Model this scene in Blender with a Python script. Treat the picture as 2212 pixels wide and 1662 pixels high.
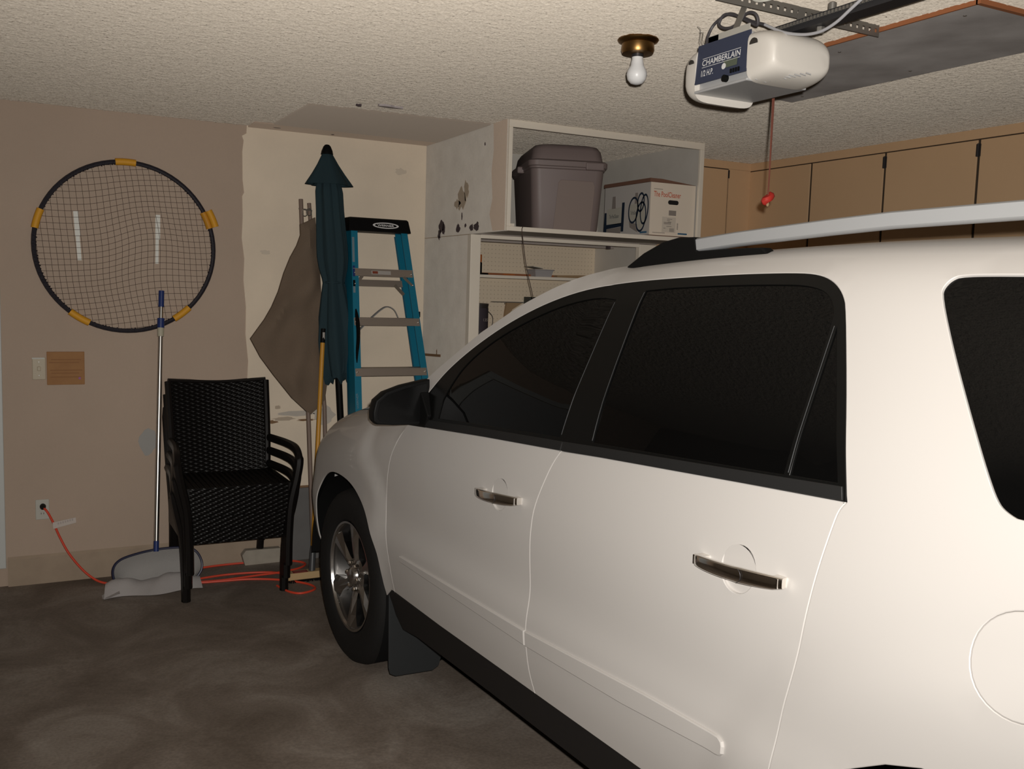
import bpy, bmesh, math, random
import numpy as np
from mathutils import Vector, Matrix, geometry

for o in list(bpy.data.objects):
    bpy.data.objects.remove(o, do_unlink=True)
scene = bpy.context.scene
COL = scene.collection
R = math.radians

# ------------------------------------------------------------------ camera
CAM = Vector((0, 0, 1.58))
yaw, pitch, roll = R(27.826), R(-5.572), R(1.726)
fwd = Vector((math.sin(yaw) * math.cos(pitch), math.cos(yaw) * math.cos(pitch), math.sin(pitch)))
rgt = Vector((math.cos(yaw), -math.sin(yaw), 0))
upv = rgt.cross(fwd)
rgt, upv = math.cos(roll) * rgt + math.sin(roll) * upv, -math.sin(roll) * rgt + math.cos(roll) * upv
camd = bpy.data.cameras.new('camera')
cam = bpy.data.objects.new('camera', camd)
COL.objects.link(cam)
cam.matrix_world = Matrix((
    (rgt.x, upv.x, -fwd.x, CAM.x), (rgt.y, upv.y, -fwd.y, CAM.y), (rgt.z, upv.z, -fwd.z, CAM.z), (0, 0, 0, 1)))
camd.sensor_width = 36
camd.lens = 36 * 2050 / 2212
camd.clip_start = .02
scene.camera = cam

# ------------------------------------------------------------------ world, flash, exposure
W = bpy.data.worlds.new('world')
scene.world = W
W.use_nodes = True
W.node_tree.nodes['Background'].inputs[0].default_value = (.55, .62, .75, 1)
W.node_tree.nodes['Background'].inputs[1].default_value = .02
scene.view_settings.view_transform = 'Standard'
scene.view_settings.look = 'None'
scene.view_settings.gamma = 1
scene.view_settings.use_curve_mapping = False
scene.view_settings.exposure = 0.0
# the photographer's on-camera flash: a small lamp just up and right of the lens
fl = bpy.data.lights.new('camera_flash', 'SPOT')
fl.spot_size = R(120)
fl.spot_blend = 1.0
fl.energy = 350
fl.color = (1.0, .955, .898)
fl.shadow_soft_size = .012
flo = bpy.data.objects.new('camera_flash', fl)
flo.matrix_world = Matrix.Translation(rgt * .03 + upv * .045) @ cam.matrix_world @ Matrix.Rotation(R(6), 4, 'X')
COL.objects.link(flo)

# ------------------------------------------------------------------ materials
MATS = {}
def mat(name, col, rough=.6, metal=0, bump=None, var=None, coat=0, spec=.5, trans=0, drough=0.0):
    """bump=(scale, strength, detail)   var=(scale, colour2, contrast)"""
    if name in MATS: return MATS[name]
    m = bpy.data.materials.new(name); m.use_nodes = True
    nt = m.node_tree; b = nt.nodes['Principled BSDF']
    b.inputs['Base Color'].default_value = (*col, 1)
    b.inputs['Roughness'].default_value = rough
    b.inputs['Metallic'].default_value = metal
    b.inputs['Specular IOR Level'].default_value = spec
    b.inputs['Diffuse Roughness'].default_value = drough
    if coat:
        b.inputs['Coat Weight'].default_value = coat
        b.inputs['Coat Roughness'].default_value = .04
    if trans: b.inputs['Transmission Weight'].default_value = trans
    tc = nt.nodes.new('ShaderNodeTexCoord')
    if var:
        n = nt.nodes.new('ShaderNodeTexNoise'); n.inputs['Scale'].default_value = var[0]; n.inputs['Detail'].default_value = 5
        nt.links.new(tc.outputs['Object'], n.inputs['Vector'])
        r = nt.nodes.new('ShaderNodeValToRGB')
        c = var[2]
        r.color_ramp.elements[0].position = .5 - c; r.color_ramp.elements[0].color = (*var[1], 1)
        r.color_ramp.elements[1].position = .5 + c; r.color_ramp.elements[1].color = (*col, 1)
        nt.links.new(n.outputs['Fac'], r.inputs['Fac'])
        nt.links.new(r.outputs['Color'], b.inputs['Base Color'])
    if bump:
        n = nt.nodes.new('ShaderNodeTexNoise'); n.inputs['Scale'].default_value = bump[0]; n.inputs['Detail'].default_value = bump[2]
        nt.links.new(tc.outputs['Object'], n.inputs['Vector'])
        bp = nt.nodes.new('ShaderNodeBump'); bp.inputs['Strength'].default_value = bump[1]; bp.inputs['Distance'].default_value = .01
        nt.links.new(n.outputs['Fac'], bp.inputs['Height'])
        nt.links.new(bp.outputs['Normal'], b.inputs['Normal'])
    MATS[name] = m
    return m

wallp = mat('wall_paint', (.58, .465, .37), .75, bump=(60, .25, 4), var=(2.2, (.54, .43, .34), .25), drough=.8)
whitep = mat('bare_white_wall', (.89, .79, .65), .7, bump=(50, .2, 4), var=(3, (.82, .725, .595), .2), drough=.8)
greyp = mat('worn_white_wall', (.66, .61, .54), .75, bump=(70, .3, 4), var=(9, (.59, .54, .475), .2), drough=.8)
def popcorn():
    m = mat('popcorn_ceiling', (.60, .52, .42), .95, spec=.1, drough=1.0)
    nt = m.node_tree; b = nt.nodes['Principled BSDF']; tc = nt.nodes['Texture Coordinate']
    n = nt.nodes.new('ShaderNodeTexNoise'); n.inputs['Scale'].default_value = 95; n.inputs['Detail'].default_value = 3; n.inputs['Roughness'].default_value = .6
    v = nt.nodes.new('ShaderNodeTexVoronoi'); v.inputs['Scale'].default_value = 130
    nt.links.new(tc.outputs['Object'], n.inputs['Vector']); nt.links.new(tc.outputs['Object'], v.inputs['Vector'])
    ma = nt.nodes.new('ShaderNodeMath'); ma.operation = 'SUBTRACT'
    nt.links.new(n.outputs['Fac'], ma.inputs[0]); nt.links.new(v.outputs['Distance'], ma.inputs[1])
    bp = nt.nodes.new('ShaderNodeBump'); bp.inputs['Strength'].default_value = .3; bp.inputs['Distance'].default_value = .006
    nt.links.new(ma.outputs[0], bp.inputs['Height']); nt.links.new(bp.outputs['Normal'], b.inputs['Normal'])
    n2 = nt.nodes.new('ShaderNodeTexNoise'); n2.inputs['Scale'].default_value = 120; n2.inputs['Detail'].default_value = 6
    nt.links.new(tc.outputs['Object'], n2.inputs['Vector'])
    r = nt.nodes.new('ShaderNodeValToRGB')
    r.color_ramp.elements[0].position = .3; r.color_ramp.elements[0].color = (.545, .48, .40, 1)
    r.color_ramp.elements[1].position = .62; r.color_ramp.elements[1].color = (.73, .66, .565, 1)
    nt.links.new(n2.outputs['Fac'], r.inputs['Fac']); nt.links.new(r.outputs['Color'], b.inputs['Base Color'])
    return m
popc = popcorn()
def concrete():
    m = mat('concrete', (.2, .17, .14), .8)
    nt = m.node_tree; b = nt.nodes['Principled BSDF']; tc = nt.nodes['Texture Coordinate']
    n = nt.nodes.new('ShaderNodeTexNoise'); n.inputs['Scale'].default_value = 2.3; n.inputs['Detail'].default_value = 7; n.inputs['Roughness'].default_value = .62
    n.inputs['Distortion'].default_value = .7
    n2 = nt.nodes.new('ShaderNodeTexNoise'); n2.inputs['Scale'].default_value = 90; n2.inputs['Detail'].default_value = 4
    for q in (n, n2): nt.links.new(tc.outputs['Object'], q.inputs['Vector'])
    r = nt.nodes.new('ShaderNodeValToRGB')
    e = r.color_ramp.elements
    e[0].position = .30; e[0].color = (.125, .097, .074, 1)
    e[1].position = .72; e[1].color = (.31, .27, .23, 1)
    k = e.new(.5); k.color = (.195, .158, .128, 1)
    nt.links.new(n.outputs['Fac'], r.inputs['Fac'])
    mx = nt.nodes.new('ShaderNodeMixRGB'); mx.blend_type = 'OVERLAY'; mx.inputs[0].default_value = .35
    nt.links.new(r.outputs['Color'], mx.inputs[1]); nt.links.new(n2.outputs['Fac'], mx.inputs[2])
    nt.links.new(mx.outputs[0], b.inputs['Base Color'])
    bp = nt.nodes.new('ShaderNodeBump'); bp.inputs['Strength'].default_value = .25; bp.inputs['Distance'].default_value = .004
    nt.links.new(n2.outputs['Fac'], bp.inputs['Height']); nt.links.new(bp.outputs['Normal'], b.inputs['Normal'])
    return m
conc = concrete()
stem = mat('stem_wall', (.50, .40, .30), .8, bump=(40, .3, 4), var=(6, (.40, .31, .23), .25), drough=.8)
trimw = mat('trim_white', (.62, .64, .62), .5)
bareply = mat('bare_panel', (.46, .39, .325), .85, drough=1.0, bump=(80, .1, 3))
cabm = mat('cabinet_tan', (.72, .485, .285), .6, bump=(30, .05, 2), var=(2, (.68, .455, .265), .3))
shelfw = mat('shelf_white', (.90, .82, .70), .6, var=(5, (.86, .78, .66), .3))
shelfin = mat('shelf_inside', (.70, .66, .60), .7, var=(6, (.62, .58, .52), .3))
hole = mat('dark_hole', (.03, .025, .02), .9)
black = mat('black_plastic', (.005, .005, .005), .55, spec=.13)
darkm = mat('dark_inner', (.006, .006, .006), .9, spec=.1)
paint = mat('pearl_paint', (.545, .522, .498), .55, .18, coat=.25)
glassd = mat('tinted_glass', (.002, .002, .002), .015, spec=.18)
trimb = mat('window_trim_black', (.004, .004, .0038), .3, spec=.18)
rubber = mat('tyre_rubber', (.012, .0115, .011), .75, spec=.25, bump=(200, .1, 2))
clad = mat('rocker_black', (.011, .010, .010), .55, spec=.3)
chrome = mat('chrome', (.78, .75, .71), .10, 1)
alloy = mat('alloy', (.50, .49, .48), .22, 1)
alloyd = mat('alloy_barrel', (.16, .155, .15), .4, 1)
railg = mat('rail_grey', (.40, .41, .42), .45, .35)
alum = mat('aluminium', (.62, .60, .57), .3, 1)
steel = mat('zinc_steel', (.30, .285, .26), .4, .7)
dsteel = mat('dark_steel', (.05, .05, .055), .45, .6)
brass = mat('brass', (.30, .17, .06), .35, 1)
bulbm = mat('frosted_bulb', (.80, .80, .80), .35)
opw = mat('lens_white', (.72, .68, .62), .45)
opg = mat('opener_grey', (.50, .50, .50), .45, .2)
opb = mat('opener_blue', (.035, .045, .085), .45)
whitetx = mat('print_white', (.75, .75, .75), .6)
orangecord = mat('cord_orange', (.75, .07, .03), .5)
yellow = mat('handle_yellow', (.62, .30, .035), .45)
foamy = mat('foam_yellow', (.75, .36, .02), .6)
netm = mat('net_cord', (.10, .068, .055), .8)
ringm = mat('ring_black', (.014, .011, .018), .6)
bluep = mat('pool_blue', (.015, .035, .16), .4)
meshw = mat('skimmer_mesh', (.50, .47, .46), .8, bump=(500, .4, 2))
wicker = mat('wicker_black', (.0045, .0038, .0035), .34, spec=.16)
wickf = mat('wicker_frame', (.007, .0055, .005), .4, spec=.3)
teal = mat('teal_canvas', (.027, .050, .060), .9, bump=(350, .15, 2), spec=.15)
taupe = mat('taupe_canvas', (.195, .145, .105), .9, bump=(260, .25, 3), var=(5, (.165, .122, .088), .3), spec=.15)
lad = mat('ladder_blue', (.002, .17, .27), .5)
ladd = mat('ladder_blue_dark', (.0, .12, .21), .5)
step = mat('ladder_step', (.36, .30, .25), .45, .5)
greybd = mat('grey_board', (.17, .165, .16), .8, var=(12, (.14, .135, .13), .3))
woodl = mat('raw_wood', (.36, .24, .13), .75)
broomw = mat('broom_block', (.55, .38, .19), .7)
redm = mat('red_plastic', (.50, .035, .025), .5)
tote = mat('tote_taupe', (.225, .175, .165), .5)
carton = mat('carton_white', (.88, .77, .64), .7)
cartong = mat('carton_side', (.60, .56, .52), .7)
cartonb = mat('carton_brown', (.20, .10, .065), .8)
inkb = mat('ink_navy', (.010, .022, .045), .7)
inkr = mat('ink_red', (.62, .12, .05), .7)
inkg = mat('ink_grey', (.30, .26, .23), .7)
inkl = mat('ink_pale', (.55, .52, .44), .7)
inkc = mat('ink_blue', (.05, .14, .24), .7)
plywood = mat('ply_underside', (.26, .245, .235), .6, drough=1.0, bump=(25, .1, 3), var=(4, (.115, .105, .10), .3))
plyedge = mat('ply_edge', (.36, .13, .05), .8)
signm = mat('sign_brown', (.40, .20, .07), .7, var=(14, (.33, .155, .055), .25))
cable = mat('cable_grey', (.42, .42, .44), .5)
cabled = mat('cable_dark', (.06, .055, .06), .5)
almond = mat('plate_almond', (.52, .45, .33), .5)
platew = mat('plate_white', (.55, .54, .48), .5)
smear = mat('glue_smear', (.56, .46, .35), .8)
smeard = mat('torn_paper', (.085, .06, .065), .8)
paper = mat('peeling_paper', (.26, .15, .075), .8)
tagm = mat('tag_paper', (.62, .55, .50), .7)
rope = mat('red_rope', (.17, .05, .03), .8)
clearp = mat('clear_plastic', (.42, .40, .40), .2, spec=.8)
paintcan = mat('can_label', (.06, .05, .06), .4)
canmetal = mat('can_metal', (.30, .29, .29), .3, .9)

# ------------------------------------------------------------------ mesh helpers
FRAME = {}
def frame_of(p):
    return FRAME.get(p.name, (Vector((0, 0, 0)), 0.0)) if p else (Vector((0, 0, 0)), 0.0)

class MB:
    def __init__(s): s.v = []; s.f = []; s.sm = []
    def add(s, vs, fs, smooth=False):
        o = len(s.v); s.v += [tuple(v) for v in vs]
        for f in fs: s.f.append(tuple(i + o for i in f)); s.sm.append(smooth)
        return s
    def box(s, lo, hi):
        x0, y0, z0 = lo; x1, y1, z1 = hi
        return s.add([(x0, y0, z0), (x1, y0, z0), (x1, y1, z0), (x0, y1, z0), (x0, y0, z1), (x1, y0, z1), (x1, y1, z1), (x0, y1, z1)],
                     [(0, 3, 2, 1), (4, 5, 6, 7), (0, 1, 5, 4), (1, 2, 6, 5), (2, 3, 7, 6), (3, 0, 4, 7)])
    def hexa(s, a, b):
        """two matching quads -> solid"""
        vs = list(a) + list(b)
        c = sum((Vector(v) for v in vs), Vector()) / 8
        fs = [(0, 1, 2, 3), (7, 6, 5, 4), (0, 4, 5, 1), (1, 5, 6, 2), (2, 6, 7, 3), (3, 7, 4, 0)]
        q = Vector(vs[0]), Vector(vs[1]), Vector(vs[2])
        if (q[1] - q[0]).cross(q[2] - q[0]).dot(q[0] - c) < 0: fs = [f[::-1] for f in fs]
        return s.add(vs, fs)
    def beam(s, p, q, wid, hgt, side=(1, 0, 0)):
        """rectangular bar from p to q; wid along side, hgt across"""
        p = Vector(p); q = Vector(q); d = (q - p).normalized(); sd = Vector(side); sd = (sd - d * sd.dot(d)).normalized(); n = d.cross(sd)
        def ring(c): return [c + sd * wid / 2 + n * hgt / 2, c - sd * wid / 2 + n * hgt / 2, c - sd * wid / 2 - n * hgt / 2, c + sd * wid / 2 - n * hgt / 2]
        return s.hexa(ring(p), ring(q))
    def tube(s, pts, r, n=8, close=False, cap=True, scale=None):
        pts = [Vector(p) for p in pts]; m = len(pts); vs = []
        rs = r if isinstance(r, (list, tuple)) else [r] * m
        prev = None
        for i, p in enumerate(pts):
            if close: d = pts[(i + 1) % m] - pts[i - 1]
            else: d = pts[min(i + 1, m - 1)] - pts[max(i - 1, 0)]
            d.normalize()
            if prev is None:
                a = Vector((0, 0, 1)) if abs(d.z) < .9 else Vector((1, 0, 0))
                a = (a - d * a.dot(d)).normalized()
            else: a = (prev - d * prev.dot(d)).normalized()
            prev = a; b = d.cross(a)
            sa, sb = scale or (1, 1)
            for k in range(n):
                t = 2 * math.pi * k / n
                vs.append(p + a * (rs[i] * sa * math.cos(t)) + b * (rs[i] * sb * math.sin(t)))
        fs = []
        for i in range(m if close else m - 1):
            j = (i + 1) % m
            for k in range(n): fs.append((i * n + k, i * n + (k + 1) % n, j * n + (k + 1) % n, j * n + k))
        if cap and not close: fs += [tuple(range(n))[::-1], tuple((m - 1) * n + k for k in range(n))]
        return s.add(vs, fs, True)
    def lathe(s, prof, c=(0, 0, 0), axis='z', n=32, fold=None, smooth=True, cap=True):
        """prof: (r, h) list; fold(angle, h)->radius factor"""
        vs = []
        for (r, h) in prof:
            for k in range(n):
                t = 2 * math.pi * k / n; rr = r * (fold(t, h) if fold else 1)
                a, b = rr * math.cos(t), rr * math.sin(t)
                p = (a, b, h) if axis == 'z' else ((h, a, b) if axis == 'x' else (b, h, a))
                vs.append((p[0] + c[0], p[1] + c[1], p[2] + c[2]))
        fs = [(i * n + k, i * n + (k + 1) % n, (i + 1) * n + (k + 1) % n, (i + 1) * n + k) for i in range(len(prof) - 1) for k in range(n)]
        if cap: fs.append(tuple(range(n))[::-1]); fs.append(tuple((len(prof) - 1) * n + k for k in range(n)))
        return s.add(vs, fs, smooth)
    def prism(s, poly, org, u, v, n, depth):
        """polygon (2-D) on plane org,u,v extruded along n by depth"""
        org, u, v, n = Vector(org), Vector(u), Vector(v), Vector(n)
        a = [org + u * p[0] + v * p[1] for p in poly]; b = [p + n * depth for p in a]; m = len(poly)
        ar = sum(poly[i][0] * poly[(i + 1) % m][1] - poly[(i + 1) % m][0] * poly[i][1] for i in range(m))
        flip = (ar > 0) == (u.cross(v).dot(n) * depth > 0)
        fs = [tuple(range(m)), tuple(range(2 * m - 1, m - 1, -1))] + [(i, i + m, (i + 1) % m + m, (i + 1) % m) for i in range(m)]
        if flip: fs = [f[::-1] for f in fs]
        return s.add(a + b, fs)
    def loft(s, rings, cap=True, smooth=True):
        n = len(rings[0]); vs = [p for r in rings for p in r]
        fs = [(i * n + k, i * n + (k + 1) % n, (i + 1) * n + (k + 1) % n, (i + 1) * n + k) for i in range(len(rings) - 1) for k in range(n)]
        if cap: fs += [tuple(range(n))[::-1], tuple((len(rings) - 1) * n + k for k in range(n))]
        return s.add(vs, fs, smooth)
    def grid(s, nu, nv, f, smooth=True, flip=False):
        vs = [f(i / (nu - 1), j / (nv - 1)) for j in range(nv) for i in range(nu)]
        fs = [(j * nu + i, j * nu + i + 1, (j + 1) * nu + i + 1, (j + 1) * nu + i) for j in range(nv - 1) for i in range(nu - 1)]
        if flip: fs = [f_[::-1] for f_ in fs]
        return s.add(vs, fs, smooth)

def obj(name, mb, m, parent=None, label=None, local=False, bevel=0, seg=2, fixn=False):
    me = bpy.data.meshes.new(name)
    vs = mb.v
    if parent is not None and not local:
        loc, rz = frame_of(parent); c, s_ = math.cos(-rz), math.sin(-rz)
        vs = [((v[0] - loc.x) * c - (v[1] - loc.y) * s_, (v[0] - loc.x) * s_ + (v[1] - loc.y) * c, v[2] - loc.z) for v in vs]
    me.from_pydata(vs, [], mb.f)
    me.polygons.foreach_set('use_smooth', mb.sm)
    if fixn:
        bm = bmesh.new(); bm.from_mesh(me); bmesh.ops.recalc_face_normals(bm, faces=bm.faces[:]); bm.to_mesh(me); bm.free()
    me.update()
    me.materials.append(m)
    o = bpy.data.objects.new(name, me); COL.objects.link(o)
    if parent is not None:
        o.parent = parent; FRAME[o.name] = frame_of(parent)
    if any(mb.sm):
        try: me.set_sharp_from_angle(angle=R(42))
        except Exception: pass
    if bevel:
        b = o.modifiers.new('bevel', 'BEVEL'); b.width = bevel; b.segments = seg; b.limit_method = 'ANGLE'; b.angle_limit = R(40)
    if label: o['label'] = label
    return o
def thing(name, label, cat, loc=(0, 0, 0), rz=0, group=None):
    o = bpy.data.objects.new(name, None); o.empty_display_size = .05; COL.objects.link(o)
    o.location = loc; o.rotation_euler = (0, 0, rz)
    o['label'] = label; o['category'] = cat
    if group: o['group'] = group
    FRAME[o.name] = (Vector(loc), rz)
    return o
def tag(o, label, cat, group=None):
    o['label'] = label; o['category'] = cat
    if group: o['group'] = group
    return o
def struct(name, mb, m, parent=None, bevel=0):
    o = obj(name, mb, m, parent, bevel=bevel)
    if parent is None: o['kind'] = 'structure'
    return o
def text(name, body, width, org, u, v, m, parent, height=None, bold=0, sub=None):
    """flat lettering: org = lower left corner, u/v unit vectors of the plane"""
    cu = bpy.data.curves.new('lettering', 'FONT'); cu.body = body; cu.size = 1; cu.resolution_u = 3; cu.offset = bold
    to = bpy.data.objects.new('lettering', cu); COL.objects.link(to)
    dg = bpy.context.evaluated_depsgraph_get(); me = to.evaluated_get(dg).to_mesh()
    P = [tuple(q.co) for q in me.vertices]; F = [tuple(p.vertices) for p in me.polygons]
    to.evaluated_get(dg).to_mesh_clear()
    bpy.data.objects.remove(to, do_unlink=True)
    x0 = min(p[0] for p in P); x1 = max(p[0] for p in P); y0 = min(p[1] for p in P); y1 = max(p[1] for p in P)
    sx = width / (x1 - x0); sy = (height / (y1 - y0)) if height else sx
    org, u, v = Vector(org), Vector(u), Vector(v)
    mb = MB(); mb.add([org + u * ((p[0] - x0) * sx) + v * ((p[1] - y0) * sy) for p in P], F)
    return obj(name, mb, m, parent)
def smoothpts(pts, n=8, close=False):
    """Catmull-Rom through pts"""
    pts = [Vector(p) for p in pts]; m = len(pts); out = []
    for i in range(m if close else m - 1):
        p0 = pts[(i - 1) % m] if close or i > 0 else pts[0]; p1 = pts[i]; p2 = pts[(i + 1) % m]
        p3 = pts[(i + 2) % m] if close or i + 2 < m else pts[-1]
        for k in range(n):
            t = k / n
            out.append(.5 * ((2 * p1) + (p2 - p0) * t + (2 * p0 - 5 * p1 + 4 * p2 - p3) * t * t + (3 * p1 - p0 - 3 * p2 + p3) * t ** 3))
    if not close: out.append(pts[-1])
    return out
def circ(r, n=24, cx=0, cy=0, ry=None):
    return [(cx + r * math.cos(2 * math.pi * k / n), cy + (ry or r) * math.sin(2 * math.pi * k / n)) for k in range(n)]
X_, Y_, Z_ = (1, 0, 0), (0, 1, 0), (0, 0, 1)

# ================================================================== SETTING
H = 2.443
YB = 5.385
def zf(y): return -.012 * (YB - y)
XL, XR, YF = -1.7, 4.75, -1.2
m = MB(); m.hexa([(XL, YF, zf(YF)), (XR, YF, zf(YF)), (XR, YB, 0), (XL, YB, 0)], [(XL, YF, -.2), (XR, YF, -.2), (XR, YB, -.2), (XL, YB, -.2)])
struct('floor', m, conc)
m = MB(); m.box((XL, YF, H), (XR, YB, H + .1)); ceil_slab = struct('ceiling', m, popc)
def popcorn_relief(x0, x1, y0, y1, d=.0068):
    rng = np.random.default_rng(3); nx, ny = int((x1 - x0) / d), int((y1 - y0) / d)
    a = rng.random((ny, nx)); b = rng.random((ny, nx))
    bl = (a + np.roll(a, 1, 0) + np.roll(a, 1, 1) + np.roll(np.roll(a, 1, 0), 1, 1)) / 4
    hgt = np.clip((bl - .40) / .35, 0, 1) * .0028 + b * .0010
    hgt[0, :] = hgt[-1, :] = hgt[:, 0] = hgt[:, -1] = -.001
    X, Y = np.meshgrid(np.linspace(x0, x1, nx), np.linspace(y0, y1, ny))
    jx = (rng.random((ny, nx)) - .5) * d * .6
    V = np.stack([X + jx, Y + np.roll(jx, 7, 0), H + .0005 - hgt], -1).reshape(-1, 3)
    i = (np.arange(ny - 1)[:, None] * nx + np.arange(nx - 1)[None, :]).ravel()
    F = np.stack([i, i + nx, i + nx + 1, i + 1], -1)
    me = bpy.data.meshes.new('popcorn_texture'); me.vertices.add(len(V)); me.vertices.foreach_set('co', V.ravel().astype(np.float32))
    me.loops.add(F.size); me.loops.foreach_set('vertex_index', F.ravel().astype(np.int32)); me.polygons.add(len(F))
    me.polygons.foreach_set('loop_start', np.arange(0, F.size, 4, dtype=np.int32)); me.polygons.foreach_set('use_smooth', np.ones(len(F), bool))
    me.update(calc_edges=True); me.validate(); me.materials.append(popc)
    o = bpy.data.objects.new('popcorn_texture', me); COL.objects.link(o); o.parent = ceil_slab; o['kind'] = 'stuff'
popcorn_relief(-.6, 4.215, 1.0, YB)
m = MB(); m.box((XL - .1, YB, -.2), (XR + .1, YB + .1, H + .1)); wall_back = struct('wall_back', m, wallp)
m = MB(); m.box((XL - .1, YF - .1, -.2), (XL, YB, H + .1)); struct('wall_left', m, mat('side_wall_paint', (.36, .31, .26), .8))
m = MB(); m.box((XR, YF - .1, -.2), (XR + .1, YB, H + .1)); struct('wall_right', m, wallp)
m = MB(); m.box((XL - .1, YF - .1, -.2), (XR + .1, YF, H + .1)); struct('wall_front', m, mat('garage_door_paint', (.30, .28, .25), .6))
# low masonry stem along the foot of the back wall
m = MB(); m.hexa([(-.045, 5.372, .138), (2.212, 5.372, .138), (2.212, YB, .15), (-.045, YB, .15)], [(-.045, 5.366, -.01), (2.212, 5.366, -.01), (2.212, YB, -.01), (-.045, YB, -.01)])
struct('baseboard_back', m, stem)
# door casing at the far left
m = MB(); m.box((-.14, 5.355, .10), (-.052, YB, 2.1)); m.box((-1.05, 5.355, 2.1), (-.052, YB, 2.18)); struct('trim_1', m, trimw, bevel=.004)
m = MB(); m.box((-1.0, 5.362, .02), (-.15, YB - .001, 2.09)); d1 = struct('door_1', m, mat('door_white', (.50, .52, .53), .5))
m = MB(); m.lathe([(.012, 0), (.012, -.03), (.028, -.04), (.03, -.06), (.018, -.075)], (-.23, 5.36, .95), 'y', 16); obj('door_handle', m, brass, d1)
# bare white patch of the back wall with its ragged paint edge
edge = [(1.154, 2.443), (1.152, 2.40), (1.128, 2.385), (1.137, 2.36), (1.130, 2.30), (1.132, 2.15), (1.140, 2.08), (1.130, 2.06), (1.133, 1.95), (1.128, 1.83),
        (1.142, 1.72), (1.138, 1.60), (1.152, 1.45), (1.150, 1.30), (1.165, 1.15), (1.158, 1.0), (1.170, .85), (1.165, .70), (1.178, .55), (1.17, .42)]
poly = edge + [(2.214, .42), (2.214, 2.443)]
m = MB(); m.prism(poly, (0, YB, 0), X_, Z_, (0, -1, 0), .004); obj('bare_patch', m, whitep, wall_back, label='bare white strip of wall where a cupboard stood')
tapew = mat('tape_white', (.88, .88, .82), .6)
for (x0, x1, z0, z1, t, mm) in ((.283, .307, 1.80, 1.925, .008, tapew), (.293, .312, 1.675, 1.80, .008, tapew), (.679, .703, 1.80, 1.93, -.001, tapew), (.679, .695, 1.672, 1.80, -.002, tapew)):
    m = MB(); m.hexa([(x0, YB, z1), (x1, YB, z1), (x1 + t, YB, z0), (x0 + t, YB, z0)], [(x0, YB - .002, z1), (x1, YB - .002, z1), (x1 + t, YB - .002, z0), (x0 + t, YB - .002, z0)])
    obj('tape_strip', m, mm, wall_back)
random.seed(4)
def blob(cx, cy, rx, ry, n=16, j=.35):
    return [(cx + rx * (1 + random.uniform(-j, j)) * math.cos(2 * math.pi * k / n), cy + ry * (1 + random.uniform(-j, j)) * math.sin(2 * math.pi * k / n)) for k in range(n)]
smudge = mat('wall_smudge', (.72, .63, .51), .8)
for (cx, cz, rx, rz_, mm) in ((1.27, .80, .075, .010, paper), (1.36, .815, .06, .012, smear), (1.50, .805, .05, .006, paper), (1.33, .885, .018, .012, smear), (1.26, 1.76, .03, .012, smudge),
                              (2.05, 2.27, .03, .02, smudge), (1.44, .845, .10, .016, greyp), (1.60, .83, .06, .05, greyp)):
    m = MB(); m.prism(blob(cx, cz, rx, rz_), (0, YB - .004, 0), X_, Z_, (0, -1, 0), .0012); obj('torn_paper', m, mm, wall_back)
m = MB(); m.prism(blob(.635, .72, .045, .075, j=.15), (0, YB, 0), X_, Z_, (0, -1, 0), .002); obj('spackle_patch', m, mat('spackle', (.40, .39, .37), .8), wall_back)
m = MB(); m.box((1.175, YB - .006, .405), (2.214, YB - .001, .42)); obj('panel_edge', m, paper, wall_back)
m = MB(); m.box((1.18, YB - .004, .15), (2.214, YB, .405)); obj('lower_panel', m, whitep, wall_back)

# side wall of the storage bay: partition at X = 2.215
m = MB(); m.box((2.215, 4.771, 0), (2.235, YB, 1.888)); m.box((2.215, 4.33, 1.888), (2.235, YB, H)); part = struct('wall_bay', m, greyp)
m = MB(); m.prism([(4.33, 1.892), (4.46, 1.892), (4.50, 1.98), (4.47, 2.06), (4.49, 2.2), (4.47, 2.3), (4.48, H), (4.33, H)], (2.215, 0, 0), Y_, Z_, (-1, 0, 0), .003)
obj('painted_end', m, wallp, part, label='beige painted front end of the partition')
for (cy, cz, ry, rz_, mm) in ((5.13, 1.945, .035, .03, smeard), (5.16, 1.90, .02, .025, smeard), (5.10, 1.925, .018, .03, smeard), (4.90, 1.925, .025, .022, smeard), (4.80, 1.935, .01, .01, smeard), (4.66, 1.925, .03, .022, smeard),
                              (4.72, 1.92, .025, .018, smeard), (4.86, 2.085, .05, .06, smear), (4.80, 2.13, .03, .05, smear), (4.92, 2.06, .04, .025, smear), (4.85, 1.99, .006, .02, smeard), (4.58, 2.35, .006, .008, smeard), (5.16, 1.21, .006, .02, paper)):
    m = MB(); m.prism(blob(cy, cz, ry, rz_), (2.215, 0, 0), Y_, Z_, (-1, 0, 0), .0015); obj('glue_mark', m, mm, part)
m = MB(); m.hexa([(2.214, 5.36, 1.177), (2.214, 5.10, 1.188), (2.214, 5.10, 1.203), (2.214, 5.36, 1.192)], [(2.211, 5.36, 1.177), (2.211, 5.10, 1.188), (2.211, 5.10, 1.203), (2.211, 5.36, 1.192)])
obj('wood_sliver', m, paper, part)
m = MB(); m.box((2.2135, 4.74, 1.884), (2.215, YB, 1.888)); obj('seam', m, smear, part)
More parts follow.
